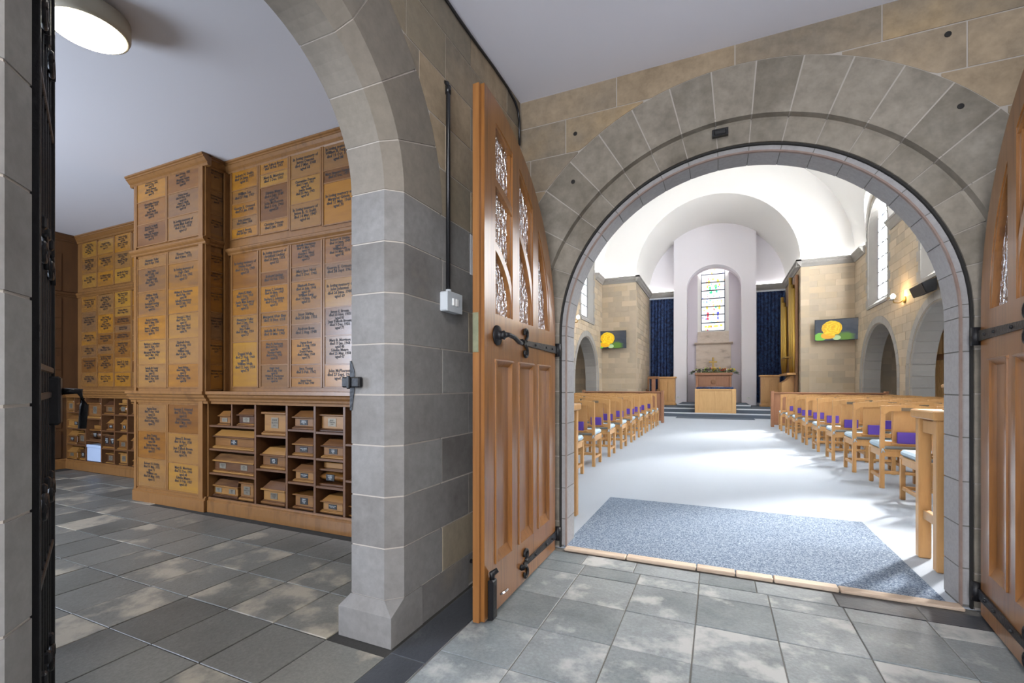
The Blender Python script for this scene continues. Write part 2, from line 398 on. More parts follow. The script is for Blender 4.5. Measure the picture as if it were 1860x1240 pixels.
# ------------------------------------------------------------------ masonry
def arch_z(h, u):
    c, R, zs, zb = h
    d = abs(u - c)
    return None if d >= R else zs + math.sqrt(max(R * R - d * d, 0))
def block_polys(u0, u1, z0, z1, holes, n=16):
    us = {u0, u1}
    for h in holes:
        c, R = h[0], h[1]
        a, b = max(u0, c - R), min(u1, c + R)
        if a < b:
            for i in range(n + 1): us.add(a + (b - a) * i / n)
            for e in (c - R, c + R):
                if u0 < e < u1: us.add(e - 1e-6); us.add(e + 1e-6)
    us = sorted(us); segs = []; cur = []
    for u in us:
        lo, hi = z0, z1
        for h in holes:
            zt = arch_z(h, u)
            if zt is None: continue
            if z0 < h[3] < z1 and zt >= z1: hi = min(hi, h[3])
            elif h[3] <= z0: lo = max(lo, zt)
            elif h[3] < z1: hi = min(hi, h[3])
        if hi - lo > .002: cur.append((u, lo, hi))
        else:
            if len(cur) > 1: segs.append(cur)
            cur = []
    if len(cur) > 1: segs.append(cur)
    return [[(u, lo) for u, lo, hi in s] + [(u, hi) for u, lo, hi in s[::-1]] for s in segs if s[-1][0] - s[0][0] > .012]
def ashlar(parent, P, m, rows, holes=(), joint=.007, depth=.03, name='stone_block', wob=.0015, stuff=None):
    """rows: list of (z0, z1, [u joints]); P(u, z, d) gives the world point, d towards the viewer"""
    out = []
    for z0, z1, us in rows:
        for a, b in zip(us[:-1], us[1:]):
            for poly in block_polys(a + joint / 2, b - joint / 2, z0 + joint / 2, z1 - joint / 2, holes):
                d = random.uniform(-wob, wob)
                pts = [P(u, z, d) for u, z in poly]
                vec = Vector(P(0, 0, -depth)) - Vector(P(0, 0, 0))
                mm = m(a, z0) if callable(m) else m
                out.append(part(name, MB().prism(pts, vec), mm, parent))
    return out
def ring(parent, P, m, c, zs, prof, angles, gap=.007, seg=3, name='voussoir', chord=True):
    """one wedge stone for each pair of angles; prof = closed (r, d) section"""
    rmid = sum(r for r, d in prof) / len(prof)
    for a0, a1 in zip(angles[:-1], angles[1:]):
        g = gap / rmid / 2; b0, b1 = math.radians(a0) + g, math.radians(a1) - g
        mb = MB(); k = len(prof)
        for i in range(seg + 1):
            a = b0 + (b1 - b0) * i / seg
            mb.v += [tuple(P(c + r * math.cos(a), zs + r * math.sin(a), d)) for r, d in prof]
        for i in range(seg):
            mb.f += [(i * k + j, i * k + (j + 1) % k, (i + 1) * k + (j + 1) % k, (i + 1) * k + j) for j in range(k)]
        mb.f += [tuple(range(k))[::-1], tuple(range(seg * k, seg * k + k))]
        part(name, mb, m, parent)
def jamb(parent, P, m, plan, zs, gap=.007, name='jamb_stone'):
    for z0, z1 in zip(zs[:-1], zs[1:]):
        mb = MB(); poly = [P(u, z0 + gap / 2, d) for u, d in plan]
        mb.prism(poly, (0, 0, z1 - z0 - gap)); part(name, mb, m, parent)
def joints(u0, u1, step, off=0.0, jit=.12):
    us = [u0]; u = u0 + off * step
    if off > .15: us.append(u)
    else: u = u0
    while u < u1 - step * 1.3:
        u += step * random.uniform(1 - jit, 1 + jit); us.append(u)
    us.append(u1); return us
def arch_loop(c, R, zs, zb, P, d, n=40):
    pts = [P(c + R, zb, d)] + [P(c + R * math.cos(PI * i / n), zs + R * math.sin(PI * i / n), d) for i in range(n + 1)] + [P(c - R, zb, d)]
    return pts

# ================================================================== THE PORCH
YW = 3.05; XWALL = -1.30; ZC = 3.19                 # arch wall face, left wall face, porch ceiling
AC, AZ = 0.088, 1.505                               # doorway arch: centre and springing
def PF(u, z, d): return (u, YW - d, z)              # arch wall, d towards the camera
def PL(u, z, d): return (XWALL + d, u, z)           # left wall, u runs along the wall
# floor: mortar bed, square flags, dark border slates
fl = struct('floor', MB().box(-1.286, 1.75, -2.4, 3.12, -.12, -.004), 'mortar_floor', 'grey stone-flagged floor of the porch', 'floor')
fr2 = struct('floor', MB().box(-8.4, -1.286, -1.5, 3.6, -.12, -.004), 'mortar_dark', 'olive-grey stone-flagged floor of the memorial room', 'floor')
def flag(x0, x1, y0, y1, m, nm='flagstone', g=.006):
    g *= random.uniform(.75, 1.25); dz = random.uniform(-.0015, .0015)
    mb = MB(); b = .002
    mb.add([(x0 + g / 2, y0 + g / 2, -.02), (x1 - g / 2, y0 + g / 2, -.02), (x1 - g / 2, y1 - g / 2, -.02), (x0 + g / 2, y1 - g / 2, -.02),
            (x0 + g / 2, y0 + g / 2, dz - b), (x1 - g / 2, y0 + g / 2, dz - b), (x1 - g / 2, y1 - g / 2, dz - b), (x0 + g / 2, y1 - g / 2, dz - b),
            (x0 + g / 2 + b, y0 + g / 2 + b, dz), (x1 - g / 2 - b, y0 + g / 2 + b, dz), (x1 - g / 2 - b, y1 - g / 2 - b, dz), (x0 + g / 2 + b, y1 - g / 2 - b, dz)],
           [(0, 1, 5, 4), (1, 2, 6, 5), (2, 3, 7, 6), (3, 0, 4, 7), (4, 5, 9, 8), (5, 6, 10, 9), (6, 7, 11, 10), (7, 4, 8, 11), (8, 9, 10, 11)])
    part(nm, mb, m, fr2 if x1 <= -1.28 else fl, fix=False)
gx = [-1.10, -.772, -.43, -.097, .252, .595, .935, 1.28, 1.62]
gy = [2.72 - .343 * k for k in range(15)]
for i in range(8):
    flag(gx[i], gx[i + 1], 2.72, 2.876, 'flag_slate')
    for j in range(14):
        flag(gx[i], gx[i + 1], gy[j + 1], gy[j], 'flag_slate')
ex = [-1.10, -.80, -.475, -.10, .20, .58, .94, 1.28, 1.62]
for i in range(8): flag(ex[i], ex[i + 1], 2.876, 3.045, 'slate_black' if i in (5, 6) else 'flag_slate')
sy = [3.05, 2.30, 1.585, 1.05, .55, 0, -.6, -1.2, -1.8, -2.35]
for a, b in zip(sy[1:], sy[:-1]): flag(-1.285, -1.10, a, b, 'slate_black', 'border_slate')
rx = [-1.285, -1.62, -1.965] + [-1.965 - .3365 * k for k in range(1, 20)]
ry = [2.605, 2.26, 1.908, 1.555, 1.204, .86, .51, .16, -.19, -.54, -.9, -1.25]
for i in range(len(rx) - 1):
    for j in range(len(ry) - 1):
        if rx[i] > -1.56 and not (.53 < (ry[j] + ry[j + 1]) / 2 < 1.63): continue
        flag(rx[i + 1], rx[i], max(ry[j + 1], -1.25), ry[j], 'flag_room')
    if rx[i] < -4.9 and rx[i + 1] > -8.3:
        flag(rx[i + 1], rx[i], 2.605, 2.95, 'flag_room'); flag(rx[i + 1], rx[i], 2.95, 3.27, 'flag_room')
# ceilings
struct('ceiling', MB().box(XWALL - .02, 1.75, -2.4, YW + .02, ZC, ZC + .1), 'plaster_lilac', 'smooth lilac-grey plaster ceiling of the porch', 'ceiling')
ZR = 3.245
struct('ceiling', MB().box(-8.4, -1.5, -1.5, 3.55, ZR, ZR + .1), 'plaster_room', 'pale grey plaster ceiling of the memorial room', 'ceiling')

# ---- arch wall (the wall with the big doorway)
R_EXT, R_STEP, R_DOOR, R_REV = 1.56, 1.25, 1.115, 1.067
mb = MB()
def wall_with_arch(mb, y0, y1, R, x0, x1, zt):
    out = [(x0, y0, 0)] + [(AC - R, y0, 0)] + [(AC - R * math.cos(PI * i / 40), y0, AZ + R * math.sin(PI * i / 40)) for i in range(41)] + [(AC + R, y0, 0), (x1, y0, 0), (x1, y0, zt), (x0, y0, zt)]
    mb.holed([out], (0, y1 - y0, 0))
wall_with_arch(mb, YW + .003, YW + .075, R_STEP + .02, -1.56, 1.75, 3.3)
wall_with_arch(mb, YW + .075, 3.32, R_DOOR + .004, -1.56, 4.8, 3.3)
mb.box(-4.8, -1.50, 3.605, 3.68, 0, 3.4).box(-1.56, -1.50, 3.32, 3.66, 0, 3.4)
wf = struct('wall_front', mb, 'mortar', 'sandstone wall of the porch around the round-arched chapel doorway', 'wall')
H_DOOR = [(AC, R_EXT + .004, AZ, -9)]
def cut(xs): return sorted(xs)
rows = [(2.991, ZC, cut([-1.3, -.608, .096, .805, 1.5, 1.75])), (2.755, 2.991, cut([-1.3, -.958, -.2, .55, 1.151, 1.75]))]
zt = 2.755; k = 0
while zt > 0.02:
    zb_ = max(zt - .2305, 0)
    rows.append((zb_, zt, [-1.3, -1.08 if k % 2 else -1.22, -.6, .6, 1.3 if k % 2 else 1.5, 1.75])); zt = zb_; k += 1
ashlar(wf, PF, 'stone_brown', rows, H_DOOR)
profA = [(R_EXT, 0), (R_STEP, 0), (R_STEP, -.052), (R_STEP - .012, -.06), (R_DOOR, -.062), (R_DOOR, -.088), (R_EXT, -.088)]
ring(wf, PF, 'stone_arch', AC, AZ, profA, [4.5 + 9 * i for i in range(20)])
ring(wf, PF, 'stone_arch', AC, AZ, profA, [0, 4.5]); ring(wf, PF, 'stone_arch', AC, AZ, profA, [175.5, 180])
jz = [0.01, .186, .417, .647, .878, 1.108, 1.337, 1.505]
for s in (-1, 1):
    jamb(wf, PF, 'stone_arch', [(AC + s * 1.385, 0), (AC + s * R_STEP, 0), (AC + s * R_STEP, -.052), (AC + s * (R_STEP - .012), -.06), (AC + s * R_DOOR, -.062), (AC + s * R_DOOR, -.088), (AC + s * 1.385, -.088)], jz)
profR = [(R_DOOR + .02, -.088), (R_REV, -.088), (R_REV, -.275), (R_DOOR + .02, -.275)]
ring(wf, PF, 'stone_reveal', AC, AZ, profR, [0] + [3.5 + 9.1 * i for i in range(20)] + [180], gap=.005, name='reveal_stone')
for s in (-1, 1):
    jamb(wf, PF, 'stone_reveal', [(AC + s * (R_DOOR + .02), -.088), (AC + s * R_REV, -.088), (AC + s * R_REV, -.275), (AC + s * (R_DOOR + .02), -.275)], [0.01, .20, .42, .65, .88, 1.10, 1.327, 1.505], name='reveal_stone')
def strip(name, r0, r1, y0, y1, m, label):
    loop = [(AC - r1, y0, 0)] + [(AC - r1 * math.cos(PI * i / 48), y0, AZ + r1 * math.sin(PI * i / 48)) for i in range(49)] + [(AC + r1, y0, 0)]
    loop2 = [(AC + r0, y0, 0)] + [(AC + r0 * math.cos(PI * i / 48), y0, AZ + r0 * math.sin(PI * i / 48)) for i in range(49)] + [(AC - r0, y0, 0)]
    n = 51; mb = MB(); v = loop + loop2[::-1]
    mb.v = [tuple(p) for p in v] + [(p[0], y1, p[2]) for p in v]
    for i in range(n - 1):
        mb.f += [(i, i + 1, n + i + 1, n + i), (2 * n + i, 3 * n + i, 3 * n + i + 1, 2 * n + i + 1), (i, 2 * n + i, 2 * n + i + 1, i + 1), (n + i, n + i + 1, 3 * n + i + 1, 3 * n + i)]
    mb.f += [(0, n, 3 * n, 2 * n), (n - 1, 3 * n - 1, 4 * n - 1, 2 * n - 1)]
    o = part(name, mb, m, wf); o['label'] = label
strip('draught_strip', R_REV + .036, R_DOOR - .002, YW + .070, YW + .087, 'strip_black', 'black draught strip in the doorway rebate')
strip('edge_band', R_REV - .001, R_REV + .008, YW + .082, YW + .100, 'strip_pink', 'pinkish brown worn edge of the doorway reveal')
def bed(parent, P, c, zs, prof, nm='mortar_bed', foot=0.0, mm='mortar'):
    k = len(prof); mb = MB(); n_ = 48
    pts = [(1, foot)] + [(0, i) for i in range(n_ + 1)] + [(-1, foot)]
    for q, i in pts:
        if q: mb.v += [tuple(P(c + q * r, i, d)) for r, d in prof]
        else: mb.v += [tuple(P(c + r * math.cos(PI * i / n_), zs + r * math.sin(PI * i / n_), d)) for r, d in prof]
    for i in range(len(pts) - 1): mb.f += [(i * k + j, i * k + (j + 1) % k, (i + 1) * k + (j + 1) % k, (i + 1) * k + j) for j in range(k)]
    part(nm, mb, mm, parent)
bed(wf, PF, AC, AZ, [(R_STEP + .019, -.0035), (R_STEP + .003, -.0035), (R_STEP + .003, -.068), (R_DOOR + .003, -.068), (R_DOOR + .003, -.086), (R_STEP + .019, -.086)])
bed(wf, PF, AC, AZ, [(R_DOOR + .015, -.09), (R_REV + .003, -.09), (R_REV + .003, -.272), (R_DOOR + .015, -.272)], mm='mortar_floor')
for hx, hy in ((1041, 330), (1745, 193), (1722, 62), (1045, 243)):
    q = at(hx, hy, Y=YW); part('fixing_hole_disc', MB().lathe([(.016, .004), (.014, -.003), (.006, -.004)], (q[0], YW, q[2]), 10, 'y'), 'strip_black', wf)  # black discs painted in for the dark inside old fixing holes
# sill boards
sb = thing('door_sill', 'worn pale timber sill board across the chapel doorway', 'door sill', (AC, 3.09, 0))
xs = [AC - R_REV + .003, -.55, -.12, .10, .30, .62, AC + R_REV - .003]
for a, b in zip(xs[:-1], xs[1:]):
    part('sill_board', MB().bbox(a + .003, b - .003, 3.058, 3.128, 0.0005, .022 + random.uniform(-.003, .003), .005), 'sill_wood', sb)

# ---- left wall with the arch into the memorial room
LC, LR, LZ, LT = 1.0625, .5785, 2.03, .252            # centre along the wall, radius, springing, thickness
CH = .062
mb = MB(); Rn = .95
y0w, y1w = -2.4, 3.12
out = [PL(y0w, 0, -.003), PL(LC - Rn, 0, -.003)] + [PL(LC - Rn * math.cos(PI * i / 40), LZ + Rn * math.sin(PI * i / 40), -.003) for i in range(41)] + [PL(LC + Rn, 0, -.003), PL(y1w, 0, -.003), PL(y1w, 3.3, -.003), PL(y0w, 3.3, -.003)]
mb.holed([out], (-LT + .012, 0, 0))
wl = struct('wall_left', mb, 'mortar', 'grey sandstone wall with the arch into the memorial room', 'wall')
cz = [.186 + .2305 * k for k in range(9)]
zz = [0.01] + cz + [2.27, 2.51, 2.755, 2.991, ZC]
farA, farB = 2.021, 2.294
H_ROOM = [(LC, .960, LZ, -9)]
rows = []
for k in range(len(zz) - 1):
    odd = k % 2
    f0 = farA if odd else farB
    us = [f0, f0 + .52, 3.05] if zz[k + 1] < 2.04 else None
    if us:
        rows.append((zz[k], zz[k + 1], us))
        n0 = 2 * LC - f0
        rows.append((zz[k], zz[k + 1], [n0 - 1.2, n0 - .6, n0]))
    else:
        rows.append((zz[k], zz[k + 1], [-2.0, -1.35, -.7, -.15 + .3 * odd, .55 + .1 * odd, 1.15 + .3 * odd, 1.72 + .1 * odd, 2.05 + .27 * odd, 2.62 + .2 * odd, 3.05]))
ashlar(wl, PL, lambda a, z: ('stone_tan' if random.random() < .35 else 'stone_pier') if z < 2.0 else ('stone_brown' if random.random() < .75 else 'stone_tan'), rows, H_ROOM)  # random tone below; browner upper courses carry painted warm light
for k in range(len(zz) - 1):
    if zz[k + 1] > 2.04: break
    e = farA if k % 2 else farB
    if k > 0:
        jamb(wl, PL, 'stone_pier', [(LC + LR + CH, 0), (e - .0035, 0), (e - .0035, -.1), (LC + LR + .12, -LT), (LC + LR, -LT), (LC + LR, -CH)], [zz[k], zz[k + 1]])
    jamb(wl, PL, 'stone_pier', [(LC - LR - CH, 0), (2 * LC - e + .0035, 0), (2 * LC - e + .0035, -.1), (LC - LR - .12, -LT), (LC - LR, -LT), (LC - LR, -CH)], [zz[k], zz[k + 1]])
jz_top = [cz[-1], LZ]
profL = [(.956, 0), (LR + CH, 0), (LR, -CH), (LR, -LT), (.956, -LT)]
ring(wl, PL, 'stone_lamplit', LC, LZ, profL, [20 * i for i in range(10)], seg=5)
bed(wl, PL, LC, LZ, [(.94, -.003), (LR + CH + .001, -.003), (LR + .003, -CH - .001), (LR + .003, -LT + .003), (.94, -LT + .003)], foot=.15)
# plinth stones at the foot of the pier
mb = MB(); x0, x1, y0p, y1p = XWALL - LT - .045, XWALL + .004, LC + LR - .035, LC + LR + .20
mb.v = [(x0, y0p, 0), (x1, y0p, 0), (x1, y1p, 0), (x0, y1p, 0), (x0, y0p, .135), (x1, y0p, .135), (x1, y1p, .135), (x0, y1p, .135),
        (x0 + .04, y0p + .036, .186), (x1 - .066, y0p + .036, .186), (x1 - .003, y0p + .098, .186), (x1 - .003, y1p, .186), (x0 + .04, y1p, .186)]
mb.f = [(0, 1, 5, 4), (1, 2, 6, 5), (2, 3, 7, 6), (3, 0, 4, 7), (4, 5, 9, 8), (5, 10, 9), (5, 6, 11, 10), (6, 7, 12, 11), (7, 4, 8, 12), (8, 9, 10, 11, 12), (0, 3, 2, 1)]
part('plinth_stone', mb, 'stone_pier', wl)
part('plinth_stone', MB().box(XWALL - .05, XWALL + .001, y1p + .006, farB, .0, .183), 'stone_pier', wl)
# the porch's other walls (behind and right of the camera)
struct('wall_right', MB().box(1.62, 1.80, -2.4, 3.06, 0, 3.3), 'stone_pier', 'plain sandstone wall on the right side of the porch', 'wall')
mb = MB(); mb.holed([[(-1.6, -2.4, 0), (-.95, -2.4, 0)] + [(.1 - 1.05 * math.cos(PI * i / 24), -2.4, 1.6 + 1.05 * math.sin(PI * i / 24)) for i in range(25)] + [(1.15, -2.4, 0), (1.8, -2.4, 0), (1.8, -2.4, 3.3), (-1.6, -2.4, 3.3)]], (0, -.3, 0))
struct('wall_back', mb, 'stone_pier', 'sandstone wall with the outer porch doorway', 'wall')

# ================================================================== CHAPEL DOORS
def make_door(side, name, label, loc, rotz):
    """leaf in local axes: x from the hinge, y thickness (side = face that is seen), z up"""
    d = bpy.data.objects.new(name, None); COL.objects.link(d); d.location = loc; d.rotation_euler = (0, 0, rotz)
    tag(d, label, 'door', None, 'structure')
    LW, T, DC, DR = 1.085, .052, 1.105, 1.100
    yf = 0.0; ys = -side
    def pt(s_, z, y=0.0): return (s_, ys * y, z)
    def arc(R, s0, s1, n=24, off=0):
        return [(s0 + (s1 - s0) * i / n, AZ + math.sqrt(max(R * R - (DC - (s0 + (s1 - s0) * i / n)) ** 2, 0))) for i in range(n + 1)]
    lights = [(.127, .342), (.434, .650), (.745, .962)]
    RI = .985
    outline = [(0.008, .012), (LW, .012)] + arc(DR, LW, .008, 40)
    holes = []
    for a, b in lights:
        top = arc(RI, b, max(a, DC - RI + .002), 14)
        holes.append([(a, 1.512), (b, 1.512)] + top + ([(a, top[-1][1])] if a < DC - RI else []))
    pan = [(.132, .352), (.434, .664), (.752, .968)]
    for a, b in pan: holes.append([(a, .252), (b, .252), (b, 1.272), (a, 1.272)])
    mb = MB(); mb.holed([[pt(*p) for p in outline]] + [[pt(*p) for p in h] for h in holes], (0, ys * T, 0))
    part('leaf_frame', mb, 'wood_door', d, world=False)
    # meeting stile edge strip (lighter, worn)
    part('edge_lipping', MB().box(LW - .001, LW + .022, ys * .018, ys * T, .014, AZ + DR - .006), 'wood_door_edge', d, world=False)
    for a, b in pan:
        part('panel', MB().box(a - .005, b + .005, ys * .020, ys * .034, .247, 1.277), 'wood_door', d, world=False)
        for q, (x0, x1, z0, z1) in enumerate([(a, a + .016, .252, 1.272), (b - .016, b, .252, 1.272)]):
            mb = MB(); mb.prism([pt(x0, z0, -.007), pt(x1, z0, -.007), pt(x1, z0, .02), pt(x0, z0, .02)], (0, 0, z1 - z0)); part('panel_moulding', mb, 'wood_door', d, world=False)
        mb = MB(); mb.prism([pt(a - .006, 1.272 - .024, .018), pt(a - .006, 1.272 + .004, -.012), pt(a - .006, 1.272 + .012, -.002), pt(a - .006, 1.272 + .012, .018)], (b - a + .012, 0, 0)); part('panel_moulding', mb, 'wood_door', d, world=False)
        mb = MB(); mb.prism([pt(a, .252, -.004), pt(a, .252, .02), pt(a, .30, .02)], (b - a, 0, 0)); part('panel_moulding', mb, 'wood_door', d, world=False)
    for a, b in lights:
        lo = arc(RI + .01, b + .006, max(a - .006, DC - RI - .008), 14)
        loop = [(a - .006, 1.505), (b + .006, 1.505)] + lo
        part('glass_pane', MB().prism([pt(s_, z, .030) for s_, z in loop], (0, ys * .006, 0)), 'obscured_glass', d, world=False)
        # mouldings up the sides of each light
        for x0, x1 in ((a, a + .013), (b - .013, b)):
            zt_ = AZ + math.sqrt(max(RI ** 2 - (DC - (x0 + x1) / 2) ** 2, .0)) if (x0 > DC - RI) else 1.52
            if zt_ > 1.53: part('light_bead', MB().box(x0, x1, ys * .012, ys * .03, 1.512, zt_ - .002), 'wood_door', d, world=False)
    def bar(R, w, s0, s1, nm):
        o = arc(R, s0, s1, 20); i = arc(R - w, s1, s0, 20)
        part(nm, MB().holed([[pt(*p, .004) for p in o + i]], (0, ys * .040, 0)), 'wood_door', d, world=False)
    bar(RI + .003, .022, .135, .962, 'arched_bead')
    bar(.715, .040, .43, .655, 'tracery_bar'); bar(.715, .040, .74, .966, 'tracery_bar')
    bar(.405, .040, .74, .966, 'tracery_bar')
    # ironwork
    for zc, zr in ((1.397, 0), (.115, 0)):
        h = part('strap_hinge', MB().prism([pt(-.03, zc - .026, -.001), pt(.60, zc - .014, -.001), pt(.60, zc + .014, -.001), pt(-.03, zc + .026, -.001)], (0, -ys * .009, 0)), 'iron', d, world=False)
        mb = MB()
        for sg in (1, -1):
            pts = []
            for i in range(15):
                t = i / 14; a = PI * .5 * sg + sg * t * PI * 1.65 * -1; r = .034 * (1 - .45 * t)
                pts.append((.56 + .012 + r * math.cos(a + PI), -ys * .008, zc + sg * (.055 + 0) + r * math.sin(a + PI)))
            mb.tube([(.56, -ys * .006, zc + sg * .010)] + pts, .0085, 8)
        part('scroll', mb, 'iron', h, True, world=False)
        part('scroll_boss', MB().lathe([(.014, -.004), (.016, .004), (.008, .012)], (.575, 0, zc + .056), 10, 'y') if False else MB().tube([(.62, -ys * .002, zc), (.64, -ys * .012, zc)], [.012, .018], 8), 'iron', h, True, world=False)
        mb = MB()
        for sx in (.10, .22, .42):
            mb.tube([(sx, -ys * .006, zc), (sx, -ys * .018, zc)], [.010, .006], 8)
        part('hinge_bolts', mb, 'iron', h, True, world=False)
        part('hinge_knuckle', MB().tube([(-.018, -ys * .012, zc - .045), (-.018, -ys * .012, zc + .045)], .019, 10), 'iron', d, True, world=False)
    hd = part('handle', MB().lathe([(.052, .0), (.050, .008), (.026, .012), (.020, .030), (.024, .040), (.014, .050)], (0, 0, 0), 20, 'y'), 'iron', d, True, world=False)
    hd.location = (.945, 0, 1.405)
    if side < 0: hd.scale = (1, -1, 1)
    part('lever', MB().tube([(0, .042, 0), (-.03, .052, .004), (-.09, .058, -.004), (-.15, .058, -.022), (-.19, .056, -.026)], [.016, .012, .0115, .0125, .011], 10), 'iron', hd, True, world=False)
    # foot bolt and lock plate
    fb = part('foot_bolt', MB().bbox(1.012, 1.062, -ys * .003, -ys * .034, .012, .205, .006), 'iron', d, world=False)
    part('bolt_head', MB().tube([(1.037, -ys * .018, .20), (1.037, -ys * .018, .232), (1.02, -ys * .040, .248)], [.014, .016, .012], 8), 'iron', fb, True, world=False)
    mb = MB(); mb.lathe([(.0, -.004), (.024, -.004), (.024, .004), (.0, .004)], (0, 0, 0), 14, 'y'); pd = part('foot_pedal', mb, 'chrome', fb, world=False)
    pd.location = (.985, -ys * .058, .13); pd.rotation_euler = (math.radians(-55 * -ys), 0, 0)
    part('lock_plate', MB().box(LW + .020, LW + .026, ys * .020, ys * .050, 1.31, 1.50), 'brass_old', d, world=False)
    return d
make_door(1, 'door_1', 'open left leaf of the arched wooden chapel door, fully visible', (-1.03, 3.042, 0), -PI / 2 + .008)
make_door(-1, 'door_2', 'open right leaf of the arched chapel door at the picture edge', (1.196, 3.040, 0), -PI / 2 - math.radians(7.5))

# ================================================================== MEMORIAL ROOM
Y_RU, Y_RL, Y_P, Y_LU, Y_LL = 2.88, 2.70, 2.675, 3.42, 3.30     # panel planes: right bay upper/lower, pier, left bay upper/lower
XPR = at(371.5, 700, Y=Y_P)[0]; XPL = at(247, 700, Y=Y_P)[0]     # pier's sides
XLW = -8.28
struct('wall_left', MB().box(XLW - .2, XLW - .02, -1.5, 3.6, 0, 3.3), 'wood_dark', 'far end wall of the memorial room behind the panelling', 'wall')
struct('wall_back', MB().box(XLW, -1.56, 3.46, 3.6, 0, 3.3), 'wood_dark', 'wall behind the memorial panelling', 'wall')
mb = MB(); mb.holed([[(XLW - .2, -1.44, 0), (-1.5, -1.44, 0), (-1.5, -1.44, 3.3), (XLW - .2, -1.44, 3.3)], [(-6.9, -1.44, .85), (-6.9, -1.44, 2.7), (-4.3, -1.44, 2.7), (-4.3, -1.44, .85)]], (0, -.3, 0))
struct('wall_front', mb, 'plaster_room', 'plastered window wall of the memorial room opposite the panelling', 'wall')

NAMES = ['Robert H. Dickie', 'William Lee', 'George E. Ormond', 'John Johnston', 'James E. Brown', 'Jean Tulloch Brown', 'Mary R. Morrison', 'Edwina Munro', 'John McPherson', 'Christina Duncan', 'James Duncan', 'Clementina Duncan', 'Jeanie Smith', 'James R. G. Smith', 'William B. Ferguson', 'Mary Simpson Ferguson', 'Margaret Grieve', 'Helen Scott', 'Anne E. Blyth', 'Jessie Main Rattray', 'Alexander Telfer', 'Jane Telfer', 'Dugald Wells', 'William Wells', 'Archibald Lindsay', 'Robert Lindsay', 'James C. Johnston', 'Barbara L. Johnston', 'Margaret Weir Blair', 'Isabella M. Foster', 'Alice B. Anderson', 'Thomas Petrie', 'Hugh Clark', 'Walter B. Henderson', 'Isabella Henderson', 'George L. Nicol', 'Mary Jane Nicol', 'Elizabeth Dunn', 'William Lang', 'Janet Stirling', 'Andrew Ross', 'Agnes Ross', 'David Petrie', 'Jane Young', 'James Grant']
MON = ['Jan', 'Feb', 'Mar', 'Apr', 'May', 'June', 'July', 'Aug', 'Sept', 'Oct', 'Nov', 'Dec']
nrng = random.Random(5); ncount = [0]
def epitaph(h):
    def one():
        n = NAMES[ncount[0] % len(NAMES)]; ncount[0] += 1
        l = [n, 'died %d %s. %d' % (nrng.randint(1, 28), nrng.choice(MON), nrng.randint(1938, 1972))]
        if h > .14: l.append('aged %d' % nrng.randint(50, 90))
        return l
    if h < .17: return one()
    if nrng.random() < .22: return ['In loving memory of'] + one()
    return one() + one() if h > .2 else one()
def plaque_y(root, x0, x1, Y, zt, zb, m='plaque_wood', lines=None, txt=True):
    """one plaque on a wall facing the camera side (-Y)"""
    t = random.uniform(.010, .013)
    p = part('plaque', MB().bbox(x0 + .004, x1 - .004, Y - t, Y + .004, zb + .003, zt - .003, .002), m, root)
    if txt:
        w, h = x1 - x0, zt - zb
        L = lines or epitaph(h)
        sz = min(.036, h * .80 / max(len(L), 2.6))
        text([l.upper() if i == 0 and len(l) > 22 else l for i, l in enumerate(L)], sz, ((x0 + x1) / 2, Y - t - .0012, (zt + zb) / 2 + h * .05), ROT_MY, 'ink', p, bold=.0012, width=w * .84, space=.86)
    # brass pins and bead below
    part('bead', MB().box(x0 + .002, x1 - .002, Y - .014, Y, zb - .006, zb + .004), 'wood_panelling', root)
    return p
def panel_grid(root, Y, cols, crop):
    """cols: (x0 px, x1 px, [row boundaries px]) measured in a crop (ox, oy, scale)"""
    ox, oy, k = crop
    for a, b, ys in cols:
        xa, xb = at(ox + a / k, 700, Y=Y)[0], at(ox + b / k, 700, Y=Y)[0]
        xm = ox + (a + b) / 2 / k
        zs = [at(xm, oy + y / k, Y=Y)[2] for y in ys]
        for t, bt in zip(zs[:-1], zs[1:]): plaque_y(root, xa, xb, Y, t, bt)
        for xe in (xa, xb):
            part('bead', MB().box(xe - .009, xe + .009, Y - .016, Y, zs[-1] - .004, zs[0]), 'wood_panelling', root)
def mould_x(x0, x1, Y, prof):
    """horizontal moulding along X; prof = [(projection, z)]"""
    return MB().prism([(x0, Y - p, z) for p, z in prof], (x1 - x0, 0, 0))
def mould_y(X, y0, y1, prof, s=1):
    return MB().prism([(X + s * p, y0, z) for p, z in prof], (0, y1 - y0, 0))
CORN = [(-.02, 3.15), (.012, 3.15), (.020, 3.162), (.018, 3.172), (.032, 3.185), (.050, 3.208), (.056, 3.210), (.056, 3.222), (.068, 3.228), (.068, 3.243), (-.02, 3.243)]
RAIL = [(-.02, 2.44), (.012, 2.44), (.020, 2.448), (.020, 2.458), (.036, 2.474), (.042, 2.486), (.042, 2.496), (.012, 2.514), (-.02, 2.514)]
LEDGE = [(-.1, .985), (.012, .985), (.014, 1.005), (.028, 1.012), (.030, 1.028), (.046, 1.045), (.050, 1.062), (.066, 1.072), (.066, 1.098), (-.2, 1.098)]
PLIN = [(-.02, 0), (.022, 0), (.022, .098), (.010, .108), (.012, .120), (.0, .136), (-.02, .136)]
XR0 = -1.62
